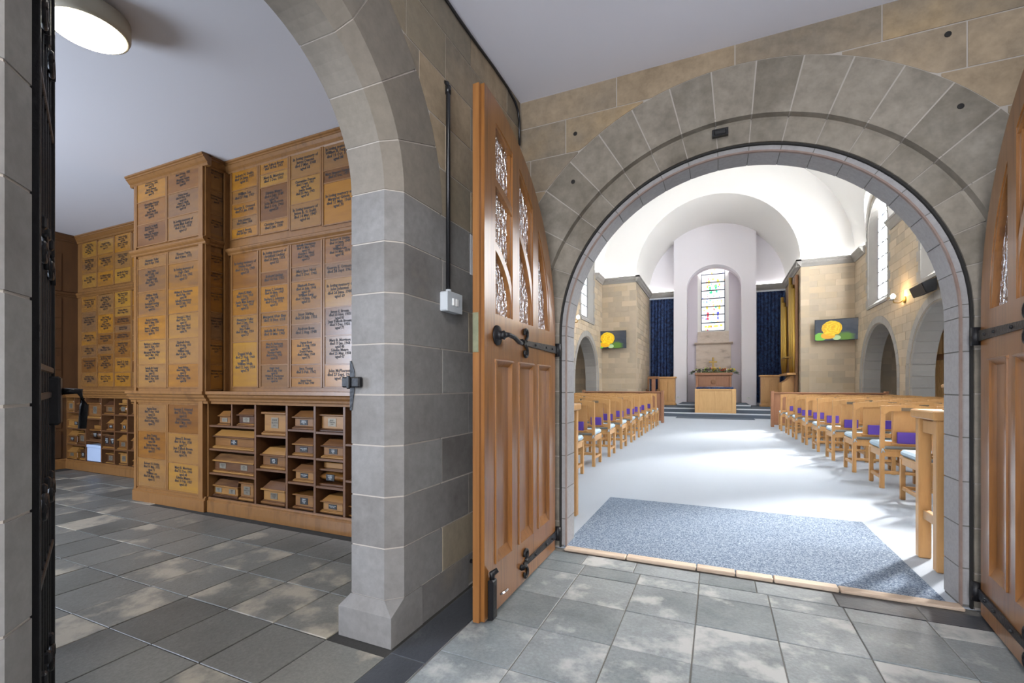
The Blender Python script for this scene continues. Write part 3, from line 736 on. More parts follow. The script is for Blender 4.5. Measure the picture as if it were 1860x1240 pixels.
# --- right bay: panel of plaques
rp = thing('memorial_board', 'tall honey-brown memorial panelling seen right of the pier, beside the stone jamb', 'memorial panel', (-2.9, Y_RU, 1.1))
part('backing', MB().box(XPR + .002, XR0, Y_RU, Y_RU + .06, 1.09, ZR - .004), 'wood_panelling', rp)
panel_grid(rp, Y_RU, [(95, 352, [420, 610, 745, 882, 985, 1085]), (370, 652, [335, 448, 575, 910, 1035]), (668, 970, [247, 488, 745, 990]), (990, 1300, [135, 405, 530, 945])], (405, 230, 5.392))
panel_grid(rp, Y_RU, [(78, 272, [145, 430, 630, 830, 1168]), (290, 502, [110, 300, 405, 605, 710, 815, 1000, 1168]), (518, 750, [70, 260, 370, 585, 695, 803, 998, 1097, 1168]), (768, 1005, [25, 230, 345, 565, 780, 998, 1168])], (405, 420, 4.133))
part('cornice', mould_x(XPR, XR0, Y_RU, CORN), 'wood_panelling', rp)
part('rail', mould_x(XPR, XR0, Y_RU, [(p, z - .065) for p, z in RAIL]), 'wood_panelling', rp)
part('corner_post', MB().box(XPR, XPR + .045, Y_RU - .045, Y_RU, 1.1, 3.15), 'wood_panelling', rp)
# --- pier between the bays
pr = thing('memorial_pier', 'projecting wooden pier covered in memorial plaques, brightly lit front', 'memorial pier', ((XPL + XPR) / 2, Y_P, 0))
part('carcass', MB().box(XPL, XPR, Y_P, 3.46, 0, ZR - .004), 'wood_panelling', pr)
panel_grid(pr, Y_P, [(90, 405, [318, 550, 797, 1030]), (415, 758, [203, 452, 710, 960])], (236, 270, 5.905))
panel_grid(pr, Y_P, [(72, 305, [117, 203, 393, 592, 784, 982, 1165]), (318, 568, [57, 160, 365, 567, 770, 975, 1165])], (236, 440, 4.428))
panel_grid(pr, Y_P, [(85, 355, [175, 425, 685, 955]), (368, 662, [180, 450, 730, 1000])], (236, 700, 5.17))
for xa, xb in ((XPL, XPL + .035), (XPR - .06, XPR)):
    part('pilaster_strip', MB().box(xa, xb, Y_P - .018, Y_P, .12, 3.15), 'wood_panelling', pr)
def wrap(nm, prof):
    m = max(p for p, z in prof)
    mb = mould_x(XPL - m, XPR + m, Y_P, prof); 
    mb2 = mould_y(XPR, Y_P, Y_RU if prof is not PLIN else Y_RL, prof)
    o = part(nm, mb, 'wood_panelling', pr); part(nm, mb2, 'wood_panelling', pr)
wrap('cornice', CORN); wrap('rail', RAIL); wrap('ledge', LEDGE); wrap('plinth', PLIN)
# plaques on the pier's side (facing right)
for ox, oy, k, xa, xb, ys in ((236, 270, 5.905, 835, 1040, [185, 460, 718, 985]), (236, 440, 4.428, 632, 782, [90, 245, 365, 565, 780, 985, 1180])):
    ya, yb = Y_P + .045, Y_RU - .045
    xm = ox + (xa + xb) / 2 / k
    zs = [at(xm, oy + y / k, X=XPR)[2] for y in ys]
    for zt_, zb_ in zip(zs[:-1], zs[1:]):
        p = part('plaque', MB().bbox(XPR - .004, XPR + .011, ya, yb, zb_ + .003, zt_ - .003, .002), 'plaque_wood', pr)
        text(epitaph(.2), .026, (XPR + .0125, (ya + yb) / 2, (zt_ + zb_) / 2 + .03), ROT_PX, 'ink', p, bold=.0006, width=.11)
        part('bead', MB().box(XPR, XPR + .013, ya - .004, yb + .004, zb_ - .006, zb_ + .003), 'wood_panelling', pr)
for ya, yb in ((Y_P, Y_P + .045), (Y_RU - .045, Y_RU)):
    part('pilaster_strip', MB().box(XPR, XPR + .016, ya, yb, 1.1, 3.15), 'wood_panelling', pr)
# --- right bay: urn shelves
def shelf_unit(name, label, Y, ybk, xs, lay, xend, z0=.136, xlim=-99):
    xl = max(xs[0] - .05, xlim)
    u = thing(name, label, 'shelf unit', ((xs[0] + xend) / 2, Y, 0))
    t = .011
    part('back_board', MB().box(xs[0], xend, ybk, ybk + .02, .1, 1.0), 'wood_shelf', u)
    part('base_board', MB().box(xs[0], xend, Y - .005, ybk, .112, z0), 'wood_shelf', u)
    part('plinth', mould_x(xl, xend, Y, PLIN), 'wood_panelling', u)
    part('ledge', mould_x(xl, xend, Y, LEDGE), 'wood_panelling', u)
    part('ledge_top', MB().box(xl, xend, Y - .03, ybk + .03, 1.085, 1.0985), 'wood_panelling', u)
    for x in xs: part('upright', MB().box(x - t, x + t, Y, ybk, z0, .985), 'wood_shelf', u)
    part('upright', MB().box(xl, xs[0] - t, Y - .004, ybk, z0, .985), 'wood_panelling', u)
    for x0, x1, z in lay: part('shelf', MB().box(x0 + t, x1 - t, Y + .002, ybk, z - .016, z), 'wood_shelf', u)
    return u
def casket(n, label, x0, x1, y0, zb, h, style, dep=.20, plate='brass', nplates=1, group=None, m='casket_wood'):
    w = x1 - x0; c = thing('ash_casket', label, 'casket', ((x0 + x1) / 2, y0 + dep / 2, zb), group)
    ov = min(.018, w * .07)
    hb, hl = h * .10, h * .09
    def bx(nm, a, b, ya, yb, z0, z1, bev=.004): return part(nm, MB().bbox(a, b, ya, yb, zb + z0 + .0005, zb + z1, bev), m, c)
    if style == 'plain':
        bx('body', x0 + ov * .3, x1 - ov * .3, y0 + .006, y0 + dep, 0, h * .82); bx('lid', x0, x1, y0, y0 + dep, h * .82, h)
        f0, bz0, bz1 = y0 + .006, 0, h * .82
    elif style == 'barrel':
        bx('base', x0, x1, y0, y0 + dep, 0, hb)
        mb = MB(); n_ = 10
        mb.prism([(x0 + ov * .6, y0 + dep * .5 + (dep * .46) * -math.sin(PI * i / n_) , zb + hb + (h * .55) * i / n_) for i in range(n_ + 1)] + [(x0 + ov * .6, y0 + dep, zb + hb + h * .55), (x0 + ov * .6, y0 + dep, zb + hb)], (w - ov * 1.2, 0, 0)); part('body', mb, m, c, True)
        bx('lid', x0, x1, y0, y0 + dep, hb + h * .55, hb + h * .65); bx('lid_top', x0 + ov * 2, x1 - ov * 2, y0 + ov * 2, y0 + dep - ov, hb + h * .65, h)
        f0, bz0, bz1 = y0 + dep * .04, hb + h * .06, hb + h * .5
    else:
        bx('base', x0, x1, y0, y0 + dep, 0, hb); bx('base_step', x0 + ov * .5, x1 - ov * .5, y0 + ov * .5, y0 + dep, hb, hb * 1.5)
        top = h * (.60 if style == 'raised' else .80)
        bx('body', x0 + ov, x1 - ov, y0 + ov, y0 + dep - ov * .3, hb * 1.4, top)
        bx('lid', x0 - ov * .1, x1 + ov * .1, y0 - ov * .1, y0 + dep, top, top + hl)
        if style == 'raised':
            a, b, ya, yb = x0 + ov * .6, x1 - ov * .6, y0 + ov * .6, y0 + dep - ov * .4; q = min(.045, w * .16)
            z0, z1 = zb + top + hl, zb + h
            mb = MB(); mb.v = [(a, ya, z0), (b, ya, z0), (b, yb, z0), (a, yb, z0), (a + q, ya + q, z1), (b - q, ya + q, z1), (b - q, yb - q * .3, z1), (a + q, yb - q * .3, z1)]
            mb.f = [(0, 3, 2, 1), (4, 5, 6, 7), (0, 1, 5, 4), (1, 2, 6, 5), (2, 3, 7, 6), (3, 0, 4, 7)]; part('lid_top', mb, m, c)
        f0, bz0, bz1 = y0 + ov, hb * 1.5, top
    if plate:
        for i in range(nplates):
            pw = min(.085, w * (.42 if nplates == 1 else .3)); ph = (bz1 - bz0) * .62
            cx = x0 + w * ((i + .5) / nplates if nplates > 1 else .5); cz_ = zb + (bz0 + bz1) / 2
            p = part('name_plate', MB().box(cx - pw / 2, cx + pw / 2, f0 - .003, f0 + .001, cz_ - ph / 2, cz_ + ph / 2), 'plate_black' if plate == 'black' else 'plate_brass', c)
            nm_ = NAMES[(n * 3 + i) % len(NAMES)].upper()
            text([nm_, '19%02d - 19%02d' % (nrng.randint(1, 30), nrng.randint(50, 75))] if ph < .04 else [nm_.split()[0], nm_.split()[-1], '19%02d' % nrng.randint(50, 75)], ph * .26, (cx, f0 - .0038, cz_), ROT_MY, 'ink_white' if plate == 'black' else 'ink', p, width=pw * .85)
    return c
SX = [at(375 + x / 4.43, 700, Y=Y_RL)[0] for x in (14, 200, 392, 645, 870, 1108)]
sx = [SX[0], SX[2], SX[3], SX[4], SX[5]]
shelf_unit('urn_shelf_unit', 'open urn shelving of dark wood under the right-hand plaques', Y_RL, Y_RL + .32, sx,
           [(SX[0], SX[2], .79), (SX[0], SX[2], .575), (SX[0], SX[2], .356), (SX[2], SX[3], .725), (SX[2], SX[3], .438), (SX[3], SX[4], .79), (SX[3], SX[4], .572), (SX[3], SX[4], .358), (SX[4], SX[5], .782), (SX[4], SX[5], .570), (SX[4], SX[5], .350), (SX[5], XR0, .70), (SX[5], XR0, .42)], XR0, xlim=XPR + .024)
_u = [o for o in COL.objects if o.name.startswith('urn_shelf_unit')][-1]
part('upright', MB().box(SX[1] - .008, SX[1] + .008, Y_RL + .004, Y_RL + .32, .79, .985), 'wood_shelf', _u)
G = 'ash caskets on the right-hand urn shelves'
def px_casket(n, label, crop, Yp, box, style, plate='brass', npl=1, lev=None, grp=G, m='casket_wood', dep=.19, cap=9):
    ox, oy, k = crop; Yc = Yp + .03
    a, b, t, bt = box
    xa, xb = at(ox + a / k, 700, Y=Yc)[0], at(ox + b / k, 700, Y=Yc)[0]
    xm = ox + (a + b) / 2 / k
    h = at(xm, oy + t / k, Y=Yc + (.08 if style == 'raised' else 0))[2] - lev
    casket(n, label, xa, xb, Yc, lev, min(max(h, .07), cap - lev), style, dep, plate, npl, grp, m)
CR = (375, 700, 4.43)
RB = [('small pale casket with dark plate in the top left pigeonhole of the right shelves', (88, 190, 200, 320), 'raised', 'brass', 1, .79),
      ('casket with bluish plate, second pigeonhole of the top row of the right shelves', (240, 380, 185, 330), 'raised', 'brass', 1, .79),
      ('long pale casket with one black plate, upper left of the right shelves', (44, 380, 355, 540), 'raised', 'black', 1, .575),
      ('long pale casket with two brass plates, below the black-plated long one', (36, 378, 548, 735), 'raised', 'brass', 2, .356),
      ('short casket with two pale plates on the bottom left of the right shelves', (32, 248, 745, 920), 'raised', 'brass', 2, .136),
      ('narrow dark red-brown casket standing at the bottom left of the right shelves', (256, 376, 762, 940), 'flat', 'brass', 1, .136),
      ('large orange-brown casket high in the second bay of the right shelves', (440, 636, 190, 405), 'flat', 'brass', 1, .725),
      ('casket with tall black plate in the middle of the second bay', (428, 632, 490, 695), 'raised', 'black', 1, .438),
      ('casket with brass plate at the bottom of the second bay', (434, 630, 760, 975), 'raised', 'brass', 1, .136),
      ('casket with small black plate, top of the third bay of the right shelves', (686, 858, 200, 352), 'raised', 'black', 1, .79),
      ('pale casket with large black plate, second from top in the third bay', (686, 857, 415, 575), 'raised', 'black', 1, .572),
      ('mid-brown casket with black plate, second from bottom in the third bay', (692, 860, 625, 790), 'raised', 'black', 1, .358),
      ('square pale casket with black plate at the bottom of the third bay', (690, 858, 865, 1005), 'flat', 'black', 1, .136),
      ('square casket with dark brass plate, top of the fourth bay', (898, 1102, 215, 370), 'flat', 'brass', 1, .782),
      ('dark casket with black plate, second from top in the fourth bay', (918, 1100, 425, 600), 'raised', 'black', 1, .570),
      ('barrel-fronted casket with black plate in the fourth bay', (888, 1098, 628, 800), 'barrel', 'black', 1, .350),
      ('very dark casket with small black plate at the bottom of the fourth bay', (912, 1098, 870, 1045), 'raised', 'black', 1, .136),
      ('casket at the bottom right beside the stone jamb, mostly hidden', (1140, 1330, 915, 1075), 'raised', 'black', 1, .136)]
CAPS = [.975, .975, .768, .553, .335, .335, .975, .703, .415, .97, .768, .55, .336, .97, .76, .548, .33, .40]
for i, (lb, bx_, st, pl, npl, lev) in enumerate(RB): px_casket(i, lb, CR, Y_RL, bx_, st, pl, npl, lev, cap=CAPS[i])
# --- left bay
lp = thing('memorial_board', 'far memorial panelling of small plaques left of the pier', 'memorial panel', (-7.2, Y_LU, 1.1))
part('backing', MB().box(XLW + .002, XPL - .002, Y_LU, Y_LU + .04, 1.09, ZR - .004), 'wood_panelling', lp)
C7 = (85, 400, 3.876)
panel_grid(lp, Y_LU, [(256, 360, [155, 262, 375, 475]), (366, 479, [135, 235, 358, 460]), (485, 602, [95, 222, 335, 440]), (608, 760, [75, 200, 320, 425])], C7)
panel_grid(lp, Y_LU, [(252, 360, [535, 645, 785, 880, 967, 1072, 1170]), (366, 479, [520, 660, 795, 875, 938, 1070, 1170]), (485, 602, [497, 612, 675, 737, 785, 845, 965, 1070, 1170]), (608, 760, [485, 590, 695, 805, 920, 985, 1070, 1170])], C7)
part('cornice', mould_x(XLW, XPL, Y_LU, CORN), 'wood_panelling', lp)
part('rail', mould_x(XLW, XPL, Y_LU, [(p, z - .055) for p, z in RAIL]), 'wood_panelling', lp)
LX = [at(85 + x / 6.52, 700, Y=Y_LL)[0] for x in (190, 325, 460, 645, 800, 955)]
ul = shelf_unit('urn_shelf_unit', 'far open urn shelving left of the pier', Y_LL, Y_LL + .14, [LX[0], LX[2], LX[3], LX[4], LX[5]], [], XPL - .002, xlim=XLW + .002)
LZ_ = lambda x, y: at(85 + x / 6.52, 690 + y / 6.52, Y=Y_LL)[2]
LEV = {1: [LZ_(320, 378), LZ_(320, 568), LZ_(320, 758), .136], 2: [LZ_(550, 455), LZ_(550, 715), .136], 3: [LZ_(720, 405), LZ_(720, 600), LZ_(720, 808), .136], 4: [LZ_(880, 412), LZ_(880, 608), LZ_(880, 828), .136], 5: [LZ_(1010, 415), LZ_(1010, 620), LZ_(1010, 830), .136]}
bounds = {1: (LX[0], LX[2]), 2: (LX[2], LX[3]), 3: (LX[3], LX[4]), 4: (LX[4], LX[5]), 5: (LX[5], XPL)}
for c, zs in LEV.items():
    for z in zs[:-1]: part('shelf', MB().box(bounds[c][0] + .011, bounds[c][1] - .011, Y_LL + .002, Y_LL + .14, z - .016, z), 'wood_shelf', ul)
part('upright', MB().box(LX[1] - .008, LX[1] + .008, Y_LL + .004, Y_LL + .14, LEV[1][0], .985), 'wood_shelf', ul)
C8 = (85, 690, 6.52); GL = 'ash caskets on the far urn shelves'
LB = [(1, 0, (230, 318, 230, 350), 'flat', 'brass', 1, 'small casket in the top left pigeonhole of the far shelves'), (1, 0, (352, 452, 225, 378), 'raised', 'black', 1, 'casket with black plate, second along the top of the far shelves'),
      (1, 1, (212, 452, 410, 568), 'raised', 'black', 1, 'long casket with wide black plate on the far shelves'), (1, 2, (222, 350, 590, 745), 'raised', 'black', 1, 'casket with small black plate in the third row, far left'),
      (1, 2, (362, 454, 610, 758), 'flat', 'brass', 1, 'orange casket beside it in the third row of the far shelves'), (1, 3, (212, 350, 780, 920), 'raised', 'brass', 1, 'casket at the bottom far left of the far shelves'),
      (1, 3, (384, 456, 815, 940), 'flat', 'black', 1, 'small casket beside a gap at the bottom of the far shelves'), (2, 0, (472, 636, 245, 445), 'flat', 'brass', 1, 'large casket at the top of the second far bay'),
      (2, 1, (505, 636, 540, 705), 'barrel', 'black', 1, 'barrel-sided casket in the middle of the second far bay'), (2, 2, (468, 638, 770, 970), 'plain', None, 1, 'pale blue cardboard box at the bottom of the far shelves'),
      (3, 0, (675, 795, 245, 402), 'raised', 'brass', 1, 'casket with wide plate at the top of the third far bay'), (3, 1, (700, 795, 460, 598), 'raised', 'black', 1, 'casket with black plate, second down in the third far bay'),
      (3, 2, (660, 795, 625, 800), 'flat', 'black', 2, 'casket with two black plates in the third far bay'), (3, 3, (695, 795, 855, 988), 'flat', 'brass', 1, 'casket with dark plate at the bottom of the third far bay'),
      (4, 0, (850, 950, 230, 405), 'barrel', 'brass', 1, 'barrel casket at the top of the fourth far bay'), (4, 1, (870, 950, 460, 600), 'raised', 'black', 1, 'casket with three-line plate, second down in the fourth far bay'),
      (4, 2, (830, 950, 640, 822), 'raised', 'brass', 1, 'casket with square brass plate in the fourth far bay'), (4, 3, (848, 950, 840, 1010), 'flat', 'brass', 1, 'yellowish square casket at the bottom of the fourth far bay'),
      (5, 0, (1000, 1090, 250, 402), 'flat', None, 1, 'casket at the top right of the far shelves, half behind the pier'), (5, 2, (995, 1090, 645, 825), 'raised', 'black', 1, 'casket in the third row of the far shelves, half behind the pier'), (5, 3, (1008, 1090, 905, 1015), 'raised', 'brass', 1, 'casket at the bottom right of the far shelves, half behind the pier')]
for i, (c, r, bx_, st, pl, npl, lb) in enumerate(LB):
    px_casket(i + 30, lb, C8, Y_LL - .025, bx_, st, pl, npl, LEV[c][r], GL, 'casket_blue' if st == 'plain' else 'casket_wood', dep=.12, cap=.975 if r == 0 else LEV[c][r - 1] - .02)
# --- dark panelling on the room's end wall
ep = thing('memorial_board', 'dark end-wall panelling of long plaques beside the iron gate', 'memorial panel', (XLW, 2.4, 0))
part('backing', MB().box(XLW - .02, XLW, -1.3, 3.45, 0, ZR - .004), 'wood_end', ep)
zs = [2.98, 2.72, 2.42, None, 2.36, 2.08, 1.93, 1.79, 1.66, 1.55, 1.36, 1.27, 1.11]
ycols = [3.26, 2.35, 1.44, .53]
for ya, yb in zip(ycols[1:], ycols[:-1]):
    for a, b in zip(zs[:-1], zs[1:]):
        if a is None or b is None: continue
        p = part('plaque', MB().bbox(XLW - .004, XLW + .012, ya + .02, yb - .02, b + .004, a - .004, .002), 'wood_end', ep)
        if ya > 2: text(epitaph(.12), .030, (XLW + .0135, (ya + yb) / 2, (a + b) / 2), ROT_PX, 'ink', p, width=.7)
for za, zb_ in ((.15, .52), (.56, .98)):
    for ya, yb in ((3.24, 2.75), (2.72, 2.2)): part('dado_panel', MB().bbox(XLW - .004, XLW + .014, yb, ya, za, zb_, .004), 'wood_end', ep)
part('cornice', mould_y(XLW, -1.3, Y_LU, CORN), 'wood_end', ep); part('rail', mould_y(XLW, -1.3, Y_LU, [(p, z - .055) for p, z in RAIL]), 'wood_end', ep)
part('ledge', mould_y(XLW, -1.3, Y_LL, LEDGE), 'wood_panelling', ep); part('plinth', mould_y(XLW, -1.3, Y_LL, PLIN), 'wood_panelling', ep)
# --- ceiling lamp
lx, ly, _z = at(160, 58, Z=ZR - .13)
cl = thing('ceiling_lamp', 'round drum ceiling lamp glowing warm white in the memorial room', 'ceiling lamp', (lx, ly, ZR))
part('drum', MB().lathe([(.160, ZR - .125), (.178, ZR - .130), (.186, ZR - .11), (.186, ZR - .03), (.14, ZR - .022), (.13, ZR)], (lx, ly, 0), 40), 'lamp_body', cl, True)
part('diffuser', MB().lathe([(.166, ZR - .128), (.164, ZR - .136), (.0, ZR - .137)], (lx, ly, 0), 40), 'lamp_glow', cl, True)

# ================================================================== PORCH FITTINGS
pl_ = thing('ceiling_lamp', 'round drum ceiling lamp of the porch, above the viewer', 'ceiling lamp', (.35, -.45, ZC))
part('drum', MB().lathe([(.215, ZC - .115), (.235, ZC - .120), (.242, ZC - .10), (.242, ZC - .03), (.18, ZC - .022), (.17, ZC)], (.35, -.45, 0), 40), 'lamp_body', pl_, True)
part('diffuser', MB().lathe([(.218, ZC - .118), (.216, ZC - .126), (.0, ZC - .127)], (.35, -.45, 0), 40), 'porch_lamp_glow', pl_, True)
# --- wrought-iron gate leaf folded back into the memorial room
GW, GH = .54, 2.50
gt = thing('iron_gate', 'black wrought-iron gate leaf folded open at the left edge', 'gate', (-1.58, .566, 0), None, math.atan2(.219, -.5))
def gp(nm, mb, smooth=False): return part(nm, mb, 'iron', gt, smooth, world=False)
gtop = lambda x: 2.03 + math.sqrt(max(.53 ** 2 - (.53 - x) ** 2, .0004)) - .03
for x in (.0, GW): gp('stile', MB().bbox(x - .011, x + .011, -.012, .012, .03, gtop(max(x, .05)), .003))
for i in range(1, 6):
    x = GW * i / 6; gp('bar', MB().tube([(x, 0, .06), (x, 0, gtop(x))], .007, 8), True)
for z in (.07, .62, 1.12, 1.20, 1.98): gp('cross_rail', MB().bbox(0, GW, -.010, .010, z - .010, z + .010, .003))
gp('arched_rail', MB().tube([(GW * i / 12, 0, gtop(GW * i / 12)) for i in range(13)], .011, 8), True)
for k, (zc, hh) in enumerate(((.34, .24), (.86, .22), (1.60, .34), (2.18, .16))):
    for x in (GW * .25, GW * .75):
        for sg in (1, -1):
            pts = []
            for i in range(25):
                t = i / 24; a = t * PI * 2.6; r = .085 * (1 - .75 * t)
                pts.append((x + sg * (.0 + (.085 - r * math.cos(a)) * .85 - .05), sg * .012, zc + sg * (hh * .5 - .05) * (1 - t * .55) + r * math.sin(a) * .6))
            gp('scroll', MB().tube(pts, .007, 6), True)
    for x in (GW * .25, GW * .5, GW * .75):
        gp('collar', MB().bbox(x - .014, x + .014, -.016, .016, zc - .018, zc + .018, .005))
lb = gp('lock_box', MB().bbox(GW - .10, GW + .015, -.03, .03, 1.02, 1.18, .006))
part('gate_handle', MB().tube([(GW - .02, -.03, 1.13), (GW - .02, -.075, 1.13), (GW - .02, -.085, 1.08), (GW - .02, -.08, 1.0)], .012, 8), 'iron', lb, True, world=False)
# --- gate catch on the pier
px_, pz_ = -1.535, 1.165
gc = thing('gate_catch', 'black iron gate catch fixed to the edge of the stone pier', 'gate catch', (px_, LC + LR, pz_))
part('back_plate', MB().prism([(px_ - .024, LC + LR - .004, pz_ - .13), (px_ - .012, LC + LR - .004, pz_ - .13), (px_ + .004, LC + LR - .004, pz_ - .03), (px_ + .004, LC + LR - .004, pz_ + .05), (px_ - .016, LC + LR - .004, pz_ + .10), (px_ - .024, LC + LR - .004, pz_ + .10)], (0, .003, 0)), 'iron', gc)
part('keeper', MB().bbox(px_ - .05, px_ + .055, LC + LR - .032, LC + LR - .002, pz_ - .024, pz_ + .024, .006), 'iron', gc)
part('clasp', MB().bbox(px_ - .012, px_ + .006, LC + LR - .042, LC + LR - .028, pz_ - .03, pz_ + .03, .004), 'iron', gc)
# --- switch box and conduit
sw = thing('light_switch', 'grey metal twin light switch box on the stone pier', 'light switch', (XWALL, 2.068, 1.53))
part('back_box', MB().bbox(XWALL + .001, XWALL + .048, 1.990, 2.136, 1.532, 1.632, .006), 'switch_grey', sw)
part('switch_plate', MB().bbox(XWALL + .046, XWALL + .051, 1.988, 2.138, 1.530, 1.634, .003), 'switch_grey', sw)
for y in (2.048, 2.078): part('rocker', MB().bbox(XWALL + .050, XWALL + .057, y - .013, y + .013, 1.563, 1.602, .003), 'switch_white', sw)
cd = thing('conduit_pipe', 'vertical black conduit pipe running up from the light switch', 'pipe', (XWALL, 2.045, 1.63))
part('pipe', MB().tube([(XWALL + .018, 2.048, 1.634), (XWALL + .018, 2.048, 2.70), (XWALL + .012, 2.048, 2.728), (XWALL - .004, 2.048, 2.736)], .0115, 10), 'conduit', cd, True)
part('elbow', MB().tube([(XWALL + .018, 2.048, 2.672), (XWALL + .018, 2.048, 2.71)], .0155, 10), 'conduit', cd, True)
part('gland', MB().tube([(XWALL + .020, 2.048, 1.628), (XWALL + .020, 2.048, 1.650)], .015, 10), 'switch_grey', cd, True)
solo('ceiling_cable', MB().tube([(XWALL + .012, y, ZC - .035 - .004 * math.sin(y * 9)) for y in [.2 + .2 * i for i in range(14)]] + [(XWALL + .012, 2.93, ZC - .06), (XWALL + .012, 2.985, ZC - .10), (XWALL + .014, 3.0, ZC - .16), (XWALL + .014, 3.0, ZC - .33)], .0085, 8), 'conduit', 'thin black cable run along the top of the left wall', 'cable', smooth=True)
def knob(x, y, z, lb):
    k = thing('door_stop', lb, 'door stop', (x, y, z))
    part('stem', MB().lathe([(.012, 0), (.012, .035)], (x, y, z), 12, 'x'), 'iron', k, True)
    part('buffer', MB().lathe([(.012, .03), (.024, .032), (.028, .042), (.024, .052), (.010, .056)], (x, y, z), 16, 'x'), 'iron', k, True)
a = at(862, 343, X=XWALL); knob(XWALL, a[1], a[2], 'upper round black door stop on the left wall by the open door')
a = at(857, 1017, X=XWALL); knob(XWALL, a[1] - .012, a[2], 'lower round black door stop low on the left wall by the open door')
na = at(853, 425, X=XWALL); nb = at(853, 498, X=XWALL)
pn = thing('paper_notice', 'white paper notice on the left wall, half hidden by the open door', 'notice', (XWALL, na[1] + .1, nb[2]))
ps = part('sheet', MB().box(XWALL + .002, XWALL + .0035, na[1], na[1] + .21, nb[2], na[2]), 'paper', pn)
text(['PLEASE', 'TURN OFF', 'WALL LIGHT', 'YOUR', 'RETURN', 'IN THE', 'TRAY'], .026, (XWALL + .0045, na[1] + .10, (na[2] + nb[2]) / 2), ROT_PX, 'ink', ps, width=.16, space=.85)
bx = at(1308, 245, Y=YW + .06)
cm = thing('sensor_box', 'small black sensor box on the underside of the doorway arch', 'sensor', (bx[0], YW + .06, bx[2]))
part('housing', MB().prism([(bx[0] - .045, YW + .062, bx[2] - .015), (bx[0] - .045, YW + .005, bx[2] - .03), (bx[0] - .045, YW + .005, bx[2] + .01), (bx[0] - .045, YW + .062, bx[2] + .042)], (.09, 0, 0)), 'iron', cm)
part('lens', MB().bbox(bx[0] - .032, bx[0] + .032, YW - .002, YW + .006, bx[2] - .024, bx[2] + .002, .003), 'plate_black', cm)

# ================================================================== CHAPEL NAVE
XR, XL, YT, YB, ZK = 4.16, -4.27, 18.5, 22.3, 5.45     # side walls, end wall, chancel back, cornice
CL, CRX = -2.92, 2.62                                   # chancel sides
NCX = (XL + XR) / 2; NR_ = (XR - XL) / 2; CCX = (CL + CRX) / 2; CRR = (CRX - CL) / 2
BAYS = [16.2, 12.27, 8.35, 4.6]
AR, ASZ = 1.53, 1.36                                    # arcade arch radius and springing
WT = .48
WH = .85; WZB, WZS = 3.50, 5.65                         # window opening half width, sill, springing
struct('floor', MB().box(-7.2, 7.2, 3.61, 23.2, -.12, 0.001).box(-1.5, 4.8, 3.125, 3.61, -.12, 0.001), 'carpet', 'pale grey-blue carpeted floor of the chapel', 'floor')
# side walls
def side_wall(name, X, s, label, ymin, ys0=3.3):
    """s = +1: right wall seen from -X; the wall body lies beyond X"""
    P = lambda u, z, d: (X - s * d, u, z)
    holes = [(c, AR, ASZ, -9) for c in BAYS] + [(c, WH, WZS, WZB) for c in BAYS]
    out = [(ys0, 0)]
    for c in sorted(BAYS):
        AB = AR + .03; out += [(c - AB, 0)] + [(c - AB * math.cos(PI * i / 24), ASZ + AB * math.sin(PI * i / 24)) for i in range(25)] + [(c + AB, 0)]
    out = [out[0]] + [(max(u, ys0 + .01), z) for u, z in out[1:]]
    out += [(YT + .3, 0), (YT + .3, ZK)]
    # skyline with a round-topped raised part over every window
    LR_ = 1.12
    for c in sorted(BAYS, reverse=True):
        out += [(c + LR_ * math.cos(PI * i / 16), max(ZK, ZK + .35 + LR_ * math.sin(PI * i / 16))) for i in range(17)]
        out.insert(len(out) - 17, (c + LR_, ZK)); out.append((c - LR_, ZK))
    out = [(max(u, ys0), z) for u, z in out] + [(ys0, ZK)]
    win = [[(c - WH, WZB), (c + WH, WZB)] + [(c + WH * math.cos(PI * i / 20), WZS + WH * math.sin(PI * i / 20)) for i in range(21)] for c in BAYS]
    mb = MB(); mb.holed([[P(u, z, -.008) for u, z in out]] + [[P(u, z, -.008) for u, z in w] for w in win], (s * WT, 0, 0))
    w = struct(name, mb, 'stone_nave', label, 'wall')
    rows = []; z = 0; k = 0
    while z < ZK - .03:
        z1 = min(z + .205, ZK); us = joints(ymin, YT, .52, .5 * (k % 2)); rows.append((z, z1, us)); z = z1; k += 1
    H2 = [(c, AR + .235, ASZ, -9) for c in BAYS] + [(c, WH + .06, WZS, WZB - .08) for c in BAYS]
    ashlar(w, P, 'stone_nave', rows, H2, .006, .025)
    for c in BAYS[:2]:
        prof = [(AR + .23, .004), (AR + .05, .004), (AR, -.05), (AR, -WT), (AR + .23, -WT)]
        ring(w, P, 'stone_nave_grey', c, ASZ, prof, [180 * i / 17 for i in range(18)], seg=2)
        for sg in (-1, 1):
            jamb(w, P, 'stone_nave_grey', [(c + sg * (AR + .23), .004), (c + sg * (AR + .05), .004), (c + sg * AR, -.05), (c + sg * AR, -WT), (c + sg * (AR + .23), -WT)], [0.01, .27, .545, .815, 1.09, ASZ])
    return w, P
wr, PR = side_wall('wall_right', XR, 1, 'buff sandstone arcade wall on the right of the chapel', 9.6)
wlf, PLN = side_wall('wall_left', XL, -1, 'buff sandstone arcade wall on the left of the chapel', 13.2, 3.62)
